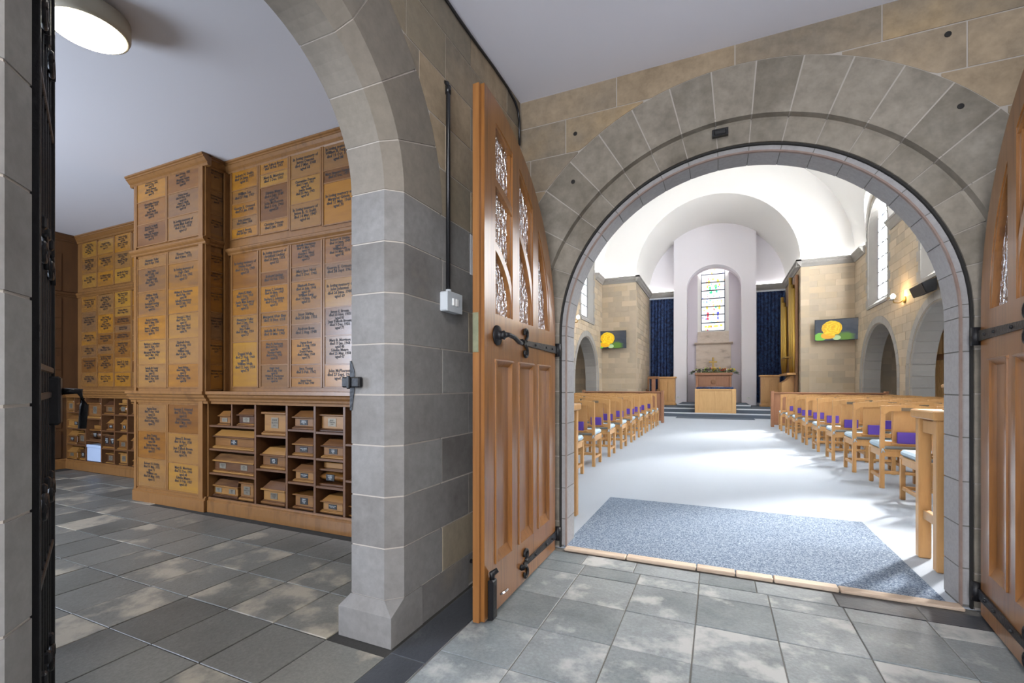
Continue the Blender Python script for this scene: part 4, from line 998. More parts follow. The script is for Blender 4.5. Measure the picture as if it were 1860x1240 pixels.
# windows of the side walls
def nave_window(n, c, X, s, glow, label):
    P = lambda u, z, d: (X - s * d, u, z)
    w = bpy.data.objects.new('window_%d' % n, None); COL.objects.link(w); tag(w, label, 'window', None, 'structure')
    g = .40; D = -.135; gz0, gzs = WZB + .16, WZS + .35
    gl = [(c - g, gz0), (c + g, gz0)] + [(c + g * math.cos(PI * i / 16), gzs + g * math.sin(PI * i / 16)) for i in range(17)]
    gh = (gzs + g - gz0)
    # panes between the bars: two columns
    zc = [gz0 + (gzs - gz0) * i / 6 for i in range(7)]
    for i in range(6):
        for a, b in ((c - g, c), (c, c + g)):
            part('pane', MB().prism([P(a + .004, zc[i] + .004, D), P(b - .004, zc[i] + .004, D), P(b - .004, zc[i + 1] - .004, D), P(a + .004, zc[i + 1] - .004, D)], (s * .006, 0, 0)), glow, w)
    for sg in (-1, 1):
        arcp = [(c + sg * g * math.cos(PI / 2 * i / 8), gzs + g * math.sin(PI / 2 * i / 8)) for i in range(9)]
        part('pane', MB().prism([P(c, gzs + .004, D)] + [P(u, z, D) for u, z in arcp], (s * .006, 0, 0)), glow, w)
    mb = MB()
    for z in zc: mb.add(*_boxvf(P, c - g, c + g, z - .018, z + .018, D + .014, D))
    part('lead_bars', mb, 'lead', w)
    mb = MB()
    for u in (c - g + .008, c, c + g - .008): mb.add(*_boxvf(P, u - .016, u + .016, gz0, gzs + (g if u == c else 0), D + .016, D))
    part('mullion', mb, 'lead', w)
    # splayed reveal stones: outer outline to glass outline
    oo = [(c - WH, WZB), (c + WH, WZB)] + [(c + WH * math.cos(PI * i / 16), WZS + WH * math.sin(PI * i / 16)) for i in range(17)]
    nst = len(oo); mb = MB()
    mb.v = [tuple(P(u, z, .0)) for u, z in oo] + [tuple(P(u, z, D + .004)) for u, z in gl]
    mb.f = [(i, (i + 1) % nst, nst + (i + 1) % nst, nst + i) for i in range(nst)]
    part('splayed_reveal', mb, 'stone_nave_grey', w)
    part('sill', MB().prism([P(c - WH - .05, WZB - .07, .0), P(c - WH - .05, WZB - .07, .03), P(c - WH - .05, WZB + .005, .03), P(c - WH - .05, WZB + .03, .0)], (0, 2 * WH + .1, 0)), 'stone_nave_grey', w)
    # quoins either side of the opening
    zq = WZB; k = 0
    while zq < WZS:
        for sg in (-1, 1):
            a, b = c + sg * (WH + .002), c + sg * (WH + (.13 if k % 2 else .24))
            part('quoin', MB().add(*_boxvf(P, min(a, b), max(a, b), zq + .004, min(zq + .235, WZS) - .003, .004, -.03)), 'stone_nave_grey', w)
        zq += .235; k += 1
    prof = [(WH + .16, .006), (WH, .006), (WH, -.03), (WH + .16, -.03)]
    ring(w, P, 'stone_nave_grey', c, WZS, prof, [180 * i / 11 for i in range(12)], seg=2)
def _boxvf(P, u0, u1, z0, z1, d0, d1):
    v = [P(u0, z0, d0), P(u1, z0, d0), P(u1, z1, d0), P(u0, z1, d0), P(u0, z0, d1), P(u1, z0, d1), P(u1, z1, d1), P(u0, z1, d1)]
    return v, [(0, 1, 2, 3), (7, 6, 5, 4), (0, 4, 5, 1), (1, 5, 6, 2), (2, 6, 7, 3), (3, 7, 4, 0)]
for i, c in enumerate(BAYS):
    nave_window(i + 1, c, XR, 1, 'window_glow_right', 'tall round-headed leaded window on the right chapel wall, %s from the altar' % ORD[i])
    nave_window(i + 5, c, XL, -1, 'window_glow_left', 'tall round-headed leaded window on the left chapel wall, %s from the altar' % ORD[i])
# end walls either side of the chancel, chancel side walls
def plain_ashlar(name, P, u0, u1, z1, label, m='stone_nave', holes=(), th=.25, base=None):
    mb = MB(); mb.prism([P(u0, 0, -.008), P(u1, 0, -.008), P(u1, z1, -.008), P(u0, z1, -.008)], Vector(P(0, 0, -th)) - Vector(P(0, 0, 0)))
    w = struct(name, mb, base or m, label, 'wall')
    rows = []; z = 0; k = 0
    while z < z1 - .03:
        zt_ = min(z + .205, z1); rows.append((z, zt_, joints(u0, u1, .50, .5 * (k % 2)))); z = zt_; k += 1
    ashlar(w, P, m, rows, holes, .006, .025); return w
PT = lambda u, z, d: (u, YT - d, z)
plain_ashlar('wall_front', PT, XL, CL, ZK, 'sandstone wall left of the chancel, behind the left screen')
plain_ashlar('wall_front', PT, CRX, XR, ZK, 'sandstone wall right of the chancel, behind the right screen')
plain_ashlar('wall_left', lambda u, z, d: (CL + d, u, z), YT, YB, ZK, 'left side wall of the chancel')
plain_ashlar('wall_right', lambda u, z, d: (CRX - d, u, z), YT, YB, ZK, 'right side wall of the chancel behind the organ pipes')
# white vaults
def theta_start(y, R):
    for c in BAYS:
        d = abs(y - c)
        if d < 1.0:
            z = .35 + 1.0 * math.sqrt(1 - d * d)
            return math.asin(min(z / R, .9))
    return 0.0
ys = [3.32]
for c in sorted(BAYS):
    ys += [c - 1.0 - 1e-4] + [c - math.cos(PI * i / 18) for i in range(1, 18)] + [c + 1.0 + 1e-4]
ys = [y for y in ys if y >= 3.32] + [YT]; NT = 40
mb = MB(); cols = []
for y in ys:
    t0 = theta_start(y, NR_); col = []
    for i in range(NT + 1):
        t = t0 + (PI - 2 * t0) * i / NT; col.append((NCX + NR_ * math.cos(t), y, ZK + NR_ * math.sin(t)))
    cols.append(col)
for col in cols: mb.v += col
for i in range(len(ys) - 1):
    for j in range(NT): mb.f.append((i * (NT + 1) + j, i * (NT + 1) + j + 1, (i + 1) * (NT + 1) + j + 1, (i + 1) * (NT + 1) + j))
struct('ceiling', mb, 'plaster_white', 'white plastered barrel vault of the chapel', 'ceiling', True)
mb = MB()
for c in BAYS:
    for s, xw in ((0, XR), (1, XL)):
        row = []
        for i in range(0, 19):
            y = c - math.cos(PI * i / 18) if 0 < i < 18 else c - math.cos(PI * i / 18)
            z = ZK + .35 + math.sqrt(max(1 - (y - c) ** 2, 0)); t = math.asin(min((z - ZK) / NR_, .9))
            xv = NCX + NR_ * math.cos(t) * (1 if s == 0 else -1); row.append(((xv, y, z), (xw + (.02 if s == 0 else -.02), y, z)))
        e0, e1 = row[0], row[-1]
        row = [((NCX + NR_ * (1 if s == 0 else -1), e0[0][1], ZK), (e0[1][0], e0[0][1], ZK))] + row + [((NCX + NR_ * (1 if s == 0 else -1), e1[0][1], ZK), (e1[1][0], e1[0][1], ZK))]
        b = len(mb.v)
        for p, q in row: mb.v += [p, q]
        mb.f += [(b + 2 * i, b + 2 * i + 1, b + 2 * i + 3, b + 2 * i + 2) for i in range(len(row) - 1)]
struct('ceiling', mb, 'plaster_white', 'white plaster lunettes cut into the vault over the windows', 'ceiling')
n = 32; mb = MB()
for y in (YT, YB + .05): mb.v += [(CCX + CRR * math.cos(PI * i / n), y, ZK + CRR * math.sin(PI * i / n)) for i in range(n + 1)]
mb.f = [(i, i + 1, n + 1 + i + 1, n + 1 + i) for i in range(n)]
struct('ceiling', mb, 'plaster_white', 'white plastered barrel vault over the chancel', 'ceiling', True)
mb = MB(); mb.v = []
for i in range(n + 1): mb.v += [(CCX + CRR * math.cos(PI * i / n), YT, ZK + CRR * math.sin(PI * i / n)), (NCX + (NR_ + .05) * math.cos(PI * i / n), YT, ZK + (NR_ + .05) * math.sin(PI * i / n))]
mb.f = [(2 * i, 2 * i + 1, 2 * i + 3, 2 * i + 2) for i in range(n)]
struct('wall_front', mb, 'plaster_white', 'white plaster wall above the chancel arch', 'wall')
struct('wall_back', MB().box(-5, 5, 3.1, 3.32, 3.28, 10.2), 'plaster_white', 'wall above the porch end of the chapel', 'wall')
# cornice
cprof = [(0, ZK - .22), (.03, ZK - .22), (.05, ZK - .17), (.10, ZK - .12), (.13, ZK - .05), (.15, ZK - .04), (.15, ZK + .015), (0, ZK + .03)]
cn = struct('trim_1', MB().prism([(XR - p, 17.34, z) for p, z in cprof], (0, YT - 17.34, 0)), 'stone_nave_grey', 'carved stone cornice below the white vaults', 'cornice')
def corn(mb): part('cornice_length', mb, 'stone_nave_grey', cn)
corn(MB().prism([(XL + p, 17.34, z) for p, z in cprof], (0, YT - 17.34, 0)))
for c0, c1 in ((13.42, 15.06), (9.5, 11.12), (5.75, 7.2)):
    corn(MB().prism([(XR - p, c0, z) for p, z in cprof], (0, c1 - c0, 0))); corn(MB().prism([(XL + p, c0, z) for p, z in cprof], (0, c1 - c0, 0)))
corn(MB().prism([(XL, YT - p, z) for p, z in cprof], (CL - XL + .15, 0, 0))); corn(MB().prism([(CRX - .15, YT - p, z) for p, z in cprof], (XR - CRX + .15, 0, 0)))
corn(MB().prism([(CL + p, YT - .15, z) for p, z in cprof], (0, YB - YT + .15, 0))); corn(MB().prism([(CRX - p, YT - .15, z) for p, z in cprof], (0, YB - YT + .15, 0)))
SL, SRX = -1.80, 1.50
corn(MB().prism([(CL, YB - p, z) for p, z in cprof], (SL - CL, 0, 0))); corn(MB().prism([(SRX, YB - p, z) for p, z in cprof], (CRX - SRX, 0, 0)))
def led(x0, x1, y0, y1): part('cove_light', MB().box(x0, x1, y0, y1, ZK + .032, ZK + .045), 'cove_glow', cn)
led(XL + .03, XL + .07, 17.4, YT - .1); led(XR - .07, XR - .03, 17.4, YT - .1); led(XL + .1, CL + .05, YT - .07, YT - .03); led(CRX - .05, XR - .1, YT - .07, YT - .03)
led(CL + .03, CL + .07, YT, YB - .1); led(CRX - .07, CRX - .03, YT, YB - .1); led(CL + .1, SL, YB - .07, YB - .03); led(SRX, CRX - .1, YB - .07, YB - .03)
for c0, c1 in ((13.5, 15.0), (9.6, 11.0), (5.85, 7.1)): led(XL + .03, XL + .07, c0, c1); led(XR - .07, XR - .03, c0, c1)
# carved blocks along the visible cornice
for x in [XL + .1 + .16 * i for i in range(8)] + [CRX + .08 + .16 * i for i in range(9)]:
    corn(MB().bbox(x, x + .10, YT - .125, YT - .06, ZK - .115, ZK - .06, .02))
# aisles behind the arcades
for s, nm in ((1, 'wall_right'), (-1, 'wall_left')):
    xa = (XR if s > 0 else XL) + s * 2.4
    ya0 = 3.3 if s > 0 else 3.62
    struct(nm, MB().box(xa, xa + s * .2, ya0, YT + .3, 0, 3.4), 'stone_nave', 'outer wall of the %s aisle' % ('right' if s > 0 else 'left'), 'wall')
    struct('ceiling', MB().box((XR if s > 0 else XL) + s * (WT - .02), xa + s * .2, ya0, YT + .3, 3.3, 3.4), 'plaster_white', 'ceiling of the %s aisle' % ('right' if s > 0 else 'left'), 'ceiling')
    x0 = (XR if s > 0 else XL) + s * WT
    PA = lambda u, z, d: (u, YT - .05 - d, z)
    plain_ashlar('wall_front', PA, min(x0, xa), max(x0, xa), 3.3, 'sandstone end wall of the %s aisle seen through the arch' % ('right' if s > 0 else 'left'))
nw = 10  # glowing panes out of view, added to brighten the aisles behind the arches
for s, xa in ((1, XR + 2.4), (-1, XL - 2.4)):
    for c in BAYS[1:3]:
        w = bpy.data.objects.new('window_%d' % nw, None); COL.objects.link(w); nw += 1
        tag(w, 'unseen glowing pane added to light the %s aisle, %s bay from the altar' % ('right' if s > 0 else 'left', ORD[BAYS.index(c)]), 'window', None, 'structure')
        part('frame', MB().holed([[(xa - s * .001, c - .62, 1.3), (xa - s * .001, c + .62, 1.3), (xa - s * .001, c + .62, 2.9), (xa - s * .001, c - .62, 2.9)], [(xa - s * .001, c - .54, 1.38), (xa - s * .001, c - .54, 2.82), (xa - s * .001, c + .54, 2.82), (xa - s * .001, c + .54, 1.38)]], (-s * .05, 0, 0)), 'stone_nave_grey', w)
        part('pane', MB().box(xa - s * .003, xa - s * .012, c - .54, c + .54, 1.38, 2.82), 'window_glow_left', w)
# ---- chancel back: slab with arched niche
NX0, NX1, NZS = -1.255, .945, 5.45
NC = (NX0 + NX1) / 2; NRD = (NX1 - NX0) / 2; YS = 21.9; YNB = 22.75
def top_arc(x): return ZK + math.sqrt(max(CRR ** 2 - (x - CCX) ** 2, 0)) + .03
out = [(SL, YS, 0), (NX0, YS, 0)] + [(NC - NRD * math.cos(PI * i / 32), YS, NZS + NRD * .9 * math.sin(PI * i / 32)) for i in range(33)] + [(NX1, YS, 0), (SRX, YS, 0)] + [(SRX + (SL - SRX) * i / 20, YS, top_arc(SRX + (SL - SRX) * i / 20)) for i in range(21)]
mb = MB(); mb.holed([out], (0, YB - YS + .02, 0))
struct('wall_front', mb, 'plaster_slab', 'projecting white chancel wall with a tall arched niche', 'wall')
# the niche itself is hollow behind the slab: cut through the rear wall
mb = MB(); mb.holed([[(CL - .3, YB, 0), (CRX + .3, YB, 0), (CRX + .3, YB, ZK + CRR + .3), (CL - .3, YB, ZK + CRR + .3)], [(NX0, YB, .01)] + [(NC - NRD * math.cos(PI * i / 32), YB, NZS + NRD * .9 * math.sin(PI * i / 32)) for i in range(33)] + [(NX1, YB, .01)]], (0, .05, 0))
struct('wall_back', mb, 'plaster_slab', 'white rear wall of the chancel', 'wall')
mb = MB(); prof = [(NX0, 0)] + [(NC - NRD * math.cos(PI * i / 32), NZS + NRD * .9 * math.sin(PI * i / 32)) for i in range(33)] + [(NX1, 0)]
mb.v = [(x, YB, z) for x, z in prof] + [(x, YNB, z) for x, z in prof]; k = len(prof)
mb.f = [(i, i + 1, k + i + 1, k + i) for i in range(k - 1)]
GX0, GX1, GZ0, GZ1 = -.675, .305, 3.66, 6.45
RX0, RX1 = -.83, .47
mb.holed([[(NX0 - .1, YNB, 0), (NX1 + .1, YNB, 0), (NX1 + .1, YNB, 7), (NX0 - .1, YNB, 7)], [(RX0, YNB, 3.5), (RX1, YNB, 3.5), (RX1, YNB, 6.7), (RX0, YNB, 6.7)]], (0, .05, 0))
struct('wall_back', mb, 'plaster_niche', 'mauve-white inside of the arched altar niche', 'wall')
mb = MB(); YG = 22.95
mb.v = [(RX0, YNB, 3.5), (RX1, YNB, 3.5), (RX1, YNB, 6.7), (RX0, YNB, 6.7), (GX0, YG, GZ0), (GX1, YG, GZ0), (GX1, YG, 6.7), (GX0, YG, 6.7)]
mb.f = [(0, 1, 5, 4), (1, 2, 6, 5), (2, 3, 7, 6), (3, 0, 4, 7)]
struct('trim_2', mb, 'plaster_white', 'white splayed reveal around the stained glass window', 'window reveal')
# stained glass
sg_ = bpy.data.objects.new('window_9', None); COL.objects.link(sg_); tag(sg_, 'stained glass window with coloured figures above the altar', 'window', None, 'structure')
NROW = 8; zr = [GZ0 + (6.62 - GZ0) * i / NROW for i in range(NROW + 1)]
for i in range(NROW):
    part('pane', MB().box(GX0, GX1, YG - .004, YG + .004, zr[i] + .01, zr[i + 1] - .01), 'stain_clear', sg_)
    part('lead_bar', MB().box(GX0, GX1, YG - .014, YG + .004, zr[i] - .022, zr[i] + .022), 'lead', sg_)
for x in (GX0, GX1): part('lead_frame', MB().box(x - .018, x + .018, YG - .016, YG + .006, GZ0, 6.62), 'lead', sg_)
srng = random.Random(3)
def gpiece(px, py, w, h, col):
    x = GX0 + (px - 230) / 183 * (GX1 - GX0); z = GZ0 + (555 - py) / (555 - 60) * (6.62 - GZ0)
    w = w / 183 * (GX1 - GX0); h = h / 495 * (6.62 - GZ0)
    k = 7; ph = srng.random()
    part('glass_piece', MB().prism([(x + w / 2 * math.cos(2 * PI * (i + ph) / k) * srng.uniform(.7, 1.1), YG - .009, z + h / 2 * math.sin(2 * PI * (i + ph) / k) * srng.uniform(.7, 1.1)) for i in range(k)], (0, .004, 0)), 'stain_' + col, sg_)
for px, py, w, h, c in [(300, 85, 14, 18, 'yellow'), (335, 88, 16, 22, 'yellow'), (312, 112, 18, 14, 'yellow'), (308, 82, 16, 10, 'pink'), (290, 180, 22, 34, 'yellow'), (360, 178, 22, 36, 'yellow'), (278, 215, 14, 26, 'yellow'), (372, 205, 14, 24, 'yellow'), (322, 160, 26, 12, 'yellow'),
                        (298, 230, 20, 44, 'green'), (345, 220, 24, 40, 'green'), (305, 262, 26, 22, 'green'), (350, 250, 16, 30, 'green'), (322, 238, 18, 22, 'cyan'), (300, 300, 10, 26, 'pink'), (345, 300, 10, 26, 'pink'), (322, 365, 26, 14, 'pink'),
                        (275, 375, 18, 40, 'yellow'), (372, 378, 20, 44, 'yellow'), (281, 430, 22, 42, 'red'), (281, 462, 18, 26, 'red'), (361, 425, 20, 42, 'blue'), (361, 458, 16, 26, 'blue'), (300, 420, 12, 30, 'pink'), (325, 430, 14, 26, 'yellow'), (345, 440, 10, 20, 'cyan'),
                        (265, 522, 30, 14, 'yellow'), (300, 520, 40, 16, 'yellow'), (345, 520, 46, 18, 'yellow'), (385, 515, 22, 20, 'yellow'), (322, 490, 40, 12, 'cyan'), (290, 540, 60, 8, 'cyan'), (360, 540, 50, 8, 'cyan')]:
    gpiece(px, py, w, h, c)
for i in range(110):
    gpiece(srng.uniform(236, 408), srng.uniform(64, 550), srng.uniform(6, 13), srng.uniform(7, 15), srng.choice(['yellow', 'pink', 'cyan', 'cyan', 'yellow', 'green', 'blue', 'red', 'pink']))
# stone sill and marble panel under the glass
st = struct('trim_3', MB().prism([(RX0, 22.60, 3.08), (RX0, YG, 3.08), (RX0, YG, 3.62), (RX0, 22.72, 3.60)], (RX1 - RX0, 0, 0)), 'marble_panel', 'brown marble sloping sill beneath the stained glass', 'window sill')
part('shelf_moulding', MB().prism([(-.95, YNB, 3.0), (-.95, 22.56, 3.02), (-.95, 22.50, 3.07), (-.95, 22.50, 3.10), (-.95, YNB, 3.12)], (1.58, 0, 0)), 'marble_panel', st)
part('back_panel', MB().box(-.89, .55, 22.64, YNB, .4, 3.02), 'marble_panel', st)

# ================================================================== CHAPEL FURNISHINGS
# --- steps up to the altar (tiers leave the catafalque's place free)
T1, T2, T3 = .16, .31, .42
BX0, BX1 = -.752, .605
sp = thing('altar_steps', 'dark carpeted altar steps with pale nosings', 'steps', (CCX, 18, 0))
YE = YS - .005
part('lower_tier', MB().box(CL + .02, CRX - .02, 17.95, YE, .002, T1), 'carpet_steps', sp)
mb = MB().box(CL + .02, BX0 - .01, 18.32, YE, T1, T2).box(BX1 + .01, CRX - .02, 18.32, YE, T1, T2).box(BX0 - .01, BX1 + .01, 18.95, YE, T1, T2)
part('middle_tier', mb, 'carpet_steps', sp)
mb = MB().box(-1.42, BX0 - .01, 19.05, YE, T2, T3).box(BX1 + .01, 1.12, 19.05, YE, T2, T3).box(BX0 - .01, BX1 + .01, 19.2, YE, T2, T3)
part('upper_tier', mb, 'carpet_steps', sp)
for x0, x1, y, z in ((CL + .02, CRX - .02, 17.945, T1), (CL + .02, BX0 - .02, 18.315, T2), (BX1 + .02, CRX - .02, 18.315, T2), (-1.43, BX0 - .02, 19.045, T3), (BX1 + .02, 1.13, 19.045, T3)):
    part('nosing', MB().box(x0, x1, y, y + .06, z - .035, z + .004), 'nosing', sp)
part('low_mat', MB().box(-1.35, 1.15, 17.2, 17.9, .001, .012), 'carpet_steps', sp)
# --- catafalque
cf = thing('catafalque', 'light oak panelled catafalque box in front of the altar', 'catafalque', ((BX0 + BX1) / 2, 18.0, T1))
part('carcass', MB().box(BX0 + .02, BX1 - .02, 17.985, 18.90, T1 + .001, 1.02), 'wood_oak', cf)
for x0, x1 in ((BX0, BX0 + .14), (BX1 - .14, BX1)): part('corner_post', MB().bbox(x0, x1, 17.965, 18.90, T1 + .002, 1.03, .008), 'wood_oak', cf)
part('rail', MB().bbox(BX0 + .14, BX1 - .14, 17.968, 17.986, .97, 1.03, .004), 'wood_oak', cf); part('rail', MB().bbox(BX0 + .14, BX1 - .14, 17.968, 17.986, T1 + .003, .27, .004), 'wood_oak', cf)
part('muntin', MB().bbox(-.078, -.060, 17.976, 17.986, .27, .97, .002), 'wood_oak', cf)
part('top_cloth', MB().bbox(BX0 + .05, BX1 - .08, 18.05, 18.88, 1.02, 1.10, .02), 'curtain_blue', cf); part('top_runner', MB().bbox(-.35, .20, 18.04, 18.88, 1.10, 1.108, .003), 'carpet', cf)
# --- altar
al = thing('altar_table', 'brown wooden altar with carved medallion in the niche', 'altar', (-.155, 21.2, T3))
part('body', MB().box(-.83, .52, 21.22, 21.75, T3 + .001, 1.60), 'wood_altar', al)
part('top', MB().bbox(-.89, .58, 21.14, 21.80, 1.58, 1.70, .02), 'wood_altar', al)
for x in (-.85, .46): part('leg', MB().bbox(x, x + .08, 21.18, 21.26, T3 + .001, 1.58, .01), 'wood_altar', al)
for x0, x1 in ((-.74, -.25), (-.06, .43)): part('panel', MB().bbox(x0, x1, 21.205, 21.225, 1.14, 1.48, .01), 'wood_altar', al)
part('medallion', MB().lathe([(.095, 0), (.095, -.02), (.07, -.03), (.05, -.022), (.02, -.03)], (-.155, 21.22, 1.30), 20, 'y'), 'wood_dark', al, True)
cx_ = -.17
cr = thing('altar_cross', 'gilt wooden cross standing on the altar', 'cross', (cx_, 21.55, 1.70))
part('upright', MB().bbox(cx_ - .035, cx_ + .035, 21.53, 21.57, 1.70, 2.36, .008), 'gold_dull', cr); part('arms', MB().bbox(cx_ - .16, cx_ + .16, 21.525, 21.575, 2.13, 2.20, .008), 'gold_dull', cr); part('foot', MB().bbox(cx_ - .09, cx_ + .09, 21.48, 21.62, 1.70, 1.74, .01), 'gold_dull', cr)
for x, lb in ((-.63, 'white candle at the left end of the altar'), (.36, 'white candle at the right end of the altar')):
    c = thing('candle', lb, 'candle', (x, 21.30, 1.70)); part('wax', MB().lathe([(.028, 1.701), (.028, 1.85), (.02, 1.855)], (x, 21.30, 0), 14), 'candle', c, True); part('wick', MB().tube([(x, 21.30, 1.85), (x, 21.30, 1.87)], .003, 5), 'strip_black', c)
fw = thing('flower_arrangement', 'long arrangement of mixed flowers and greenery along the altar', 'flowers', (-.15, 21.36, 1.70))
fr_ = random.Random(11); mb = MB()
for i in range(900):
    x = -.15 + (fr_.random() * 2 - 1) * .93; e = abs(x + .15) / .93
    y = 21.40 + fr_.uniform(-.18, .12); z = 1.715 + fr_.uniform(0, .16) * (1 - e * .4) - max(e - .78, 0) * .55
    a = fr_.uniform(0, 2 * PI); l = fr_.uniform(.06, .13); w = .017; dx, dy, dz = l * math.cos(a), l * math.sin(a) * .7, fr_.uniform(-.02, .05)
    mb.add([(x, y, z), (x + dx * .5 - w * math.sin(a), y + dy * .5 + w * math.cos(a), z + dz), (x + dx, y + dy, z + dz * .6), (x + dx * .5 + w * math.sin(a), y + dy * .5 - w * math.cos(a), z + dz)], [(0, 1, 2, 3)])
o = part('foliage', mb, 'foliage', fw, fix=False); o['kind'] = 'stuff'
part('flower_tray', MB().bbox(-.80, .50, 21.28, 21.52, 1.701, 1.735, .01), 'foliage', fw)
fcols = ['flower_white', 'flower_plum', 'flower_white', 'flower_lime', 'flower_yellow', 'flower_orange', 'flower_yellow', 'flower_red', 'flower_red', 'flower_plum', 'flower_white', 'flower_lime']
for i in range(90):
    x = -.15 + (i / 89 * 2 - 1) * .82 + fr_.uniform(-.03, .03); e = abs(x + .15) / .93
    y = 21.33 + fr_.uniform(-.12, .10); z = 1.75 + fr_.uniform(0, .17) * (1 - e * .3) - max(e - .8, 0) * .3; r = fr_.uniform(.022, .042)
    t = (x + .97) / 1.64
    col = ('flower_white', 'flower_plum', 'flower_plum', 'flower_lime')[fr_.randrange(4)] if t < .45 else (('flower_yellow', 'flower_orange', 'flower_yellow', 'flower_white')[fr_.randrange(4)] if t < .66 else ('flower_red', 'flower_red', 'flower_plum', 'flower_orange', 'flower_yellow')[fr_.randrange(5)] if t < .85 else ('flower_yellow', 'flower_lime', 'flower_plum')[fr_.randrange(3)])
    part('blossom', MB().lathe([(r * .3, -r * .5), (r, 0), (r * .75, r * .55), (r * .2, r * .65)], (x, y, z), 7), col, fw, True)
# --- lecterns / pulpits
def pulpit(x0, x1, y0, zb, zt, lb, flip):
    p = thing('pulpit', lb, 'pulpit', ((x0 + x1) / 2, y0 + .25, zb))
    part('body', MB().box(x0 + .03, x1 - .03, y0 + .02, y0 + .5, zb + .001, zt - .06), 'wood_oak' if False else 'wood_chair', p)
    part('plinth', MB().bbox(x0, x1, y0, y0 + .52, zb + .001, zb + .10, .01), 'wood_chair', p); part('top', MB().bbox(x0 - .02, x1 + .02, y0 - .03, y0 + .53, zt - .07, zt, .015), 'wood_chair', p)
    w = x1 - x0
    for k in (0, 1): part('panel', MB().bbox(x0 + .07 + k * (w - .08) / 2, x0 + .07 + k * (w - .08) / 2 + (w - .2) / 2, y0 + .005, y0 + .022, zb + .18, zt - .18, .01), 'wood_chair', p)
pulpit(-2.33, -1.62, 20.6, T2, 1.53, 'panelled wooden pulpit on the left of the altar steps', 1)
pulpit(1.55, 2.25, 20.6, T2, 1.565, 'panelled wooden pulpit on the right of the altar steps', -1)
# --- officiant's chair left of the pulpit
oc = thing('high_back_chair', 'dark high-backed wooden armchair beside the left pulpit', 'chair', (-2.42, 19.75, T2))
for x in (-2.66, -2.24):
    part('leg', MB().box(x - .03, x + .03, 20.0, 20.06, T2 + .001, 1.50), 'wood_dark', oc); part('leg', MB().box(x - .03, x + .03, 19.5, 19.56, T2 + .001, .95), 'wood_dark', oc); part('arm', MB().bbox(x - .035, x + .035, 19.46, 20.05, .95, 1.0, .012), 'wood_dark', oc)
part('seat', MB().bbox(-2.68, -2.22, 19.5, 20.05, .74, .80, .015), 'wood_dark', oc); part('back_splat', MB().bbox(-2.53, -2.37, 20.01, 20.045, .85, 1.44, .01), 'wood_altar', oc); part('crest_rail', MB().bbox(-2.68, -2.22, 19.995, 20.06, 1.42, 1.54, .015), 'wood_dark', oc)
part('seat_rail', MB().bbox(-2.66, -2.24, 20.01, 20.045, .85, .92, .01), 'wood_dark', oc)
# --- curtains
def curtain(x0, x1, lb):
    n_ = 120; zs_ = [.42, 1.5, 3.0, 4.4, 5.12]; mb = MB(); w = x1 - x0
    for z in zs_:
        for i in range(n_ + 1):
            t = i / n_; a = .045 * (.55 + .45 * (5.12 - z) / 4.7)
            mb.v.append((x0 + w * t + .012 * math.sin(t * w / .105 * 2 * PI * .5 + z * .4), YB - .16 + a * math.sin(t * w / .135 * 2 * PI + .3 * math.sin(z)), z))
    for j in range(len(zs_) - 1):
        for i in range(n_): mb.f.append((j * (n_ + 1) + i, j * (n_ + 1) + i + 1, (j + 1) * (n_ + 1) + i + 1, (j + 1) * (n_ + 1) + i))
    c = thing('curtain', lb, 'curtain', ((x0 + x1) / 2, YB - .16, .42)); part('cloth', mb, 'curtain_blue', c, True, fix=False)
    part('heading_rail', MB().bbox(x0 - .02, x1 + .02, YB - .22, YB - .08, 5.12, 5.18, .008), 'nosing', c)
curtain(CL + .06, SL - .03, 'long patterned navy curtain on the left of the altar niche')
curtain(SRX + .03, CRX - .06, 'long patterned navy curtain on the right of the altar niche')
# --- organ
og = thing('pipe_organ', 'gilt organ pipes in a wooden case on the right of the chancel', 'organ', (2.5, 19.6, T2))
part('case', MB().bbox(2.50, 2.60, 18.80, 21.0, T2 + .001, 5.05, .02), 'wood_dark', og); part('console', MB().prism([(2.10, 19.1, T2 + .001), (2.58, 19.1, T2 + .001), (2.58, 19.1, 1.5), (2.42, 19.1, 1.5), (2.30, 19.1, 1.35), (2.12, 19.1, 1.25)], (0, .95, 0)), 'wood_chair', og)
part('pipe_board', MB().bbox(2.24, 2.58, 18.80, 21.0, 1.52, 1.60, .01), 'wood_chair', og)
pip = [(2.34, 20.85, 4.62), (2.36, 20.55, 4.36), (2.38, 20.27, 4.15), (2.43, 19.50, 4.80), (2.42, 19.28, 5.05), (2.44, 19.07, 4.75), (2.47, 18.88, 4.58)]
part('gilt_panel', MB().bbox(2.45, 2.47, 19.58, 20.2, 2.1, 4.55, .01), 'gold_dull', og)
for x, y, zt_ in pip:
    p = part('organ_pipe', MB().lathe([(.022, 1.60), (.060, 2.05), (.062, 2.06), (.062, zt_), (.055, zt_)], (x, y, 0), 14), 'gold', og, True)
    part('pipe_mouth', MB().box(x - .064, x - .05, y - .035, y + .02, 2.10, 2.18), 'wood_dark', p)
part('pipe_board', MB().bbox(2.22, 2.44, 19.2, 20.05, 3.05 - .9, 3.10 - .9, .01), 'gold_dull', og)
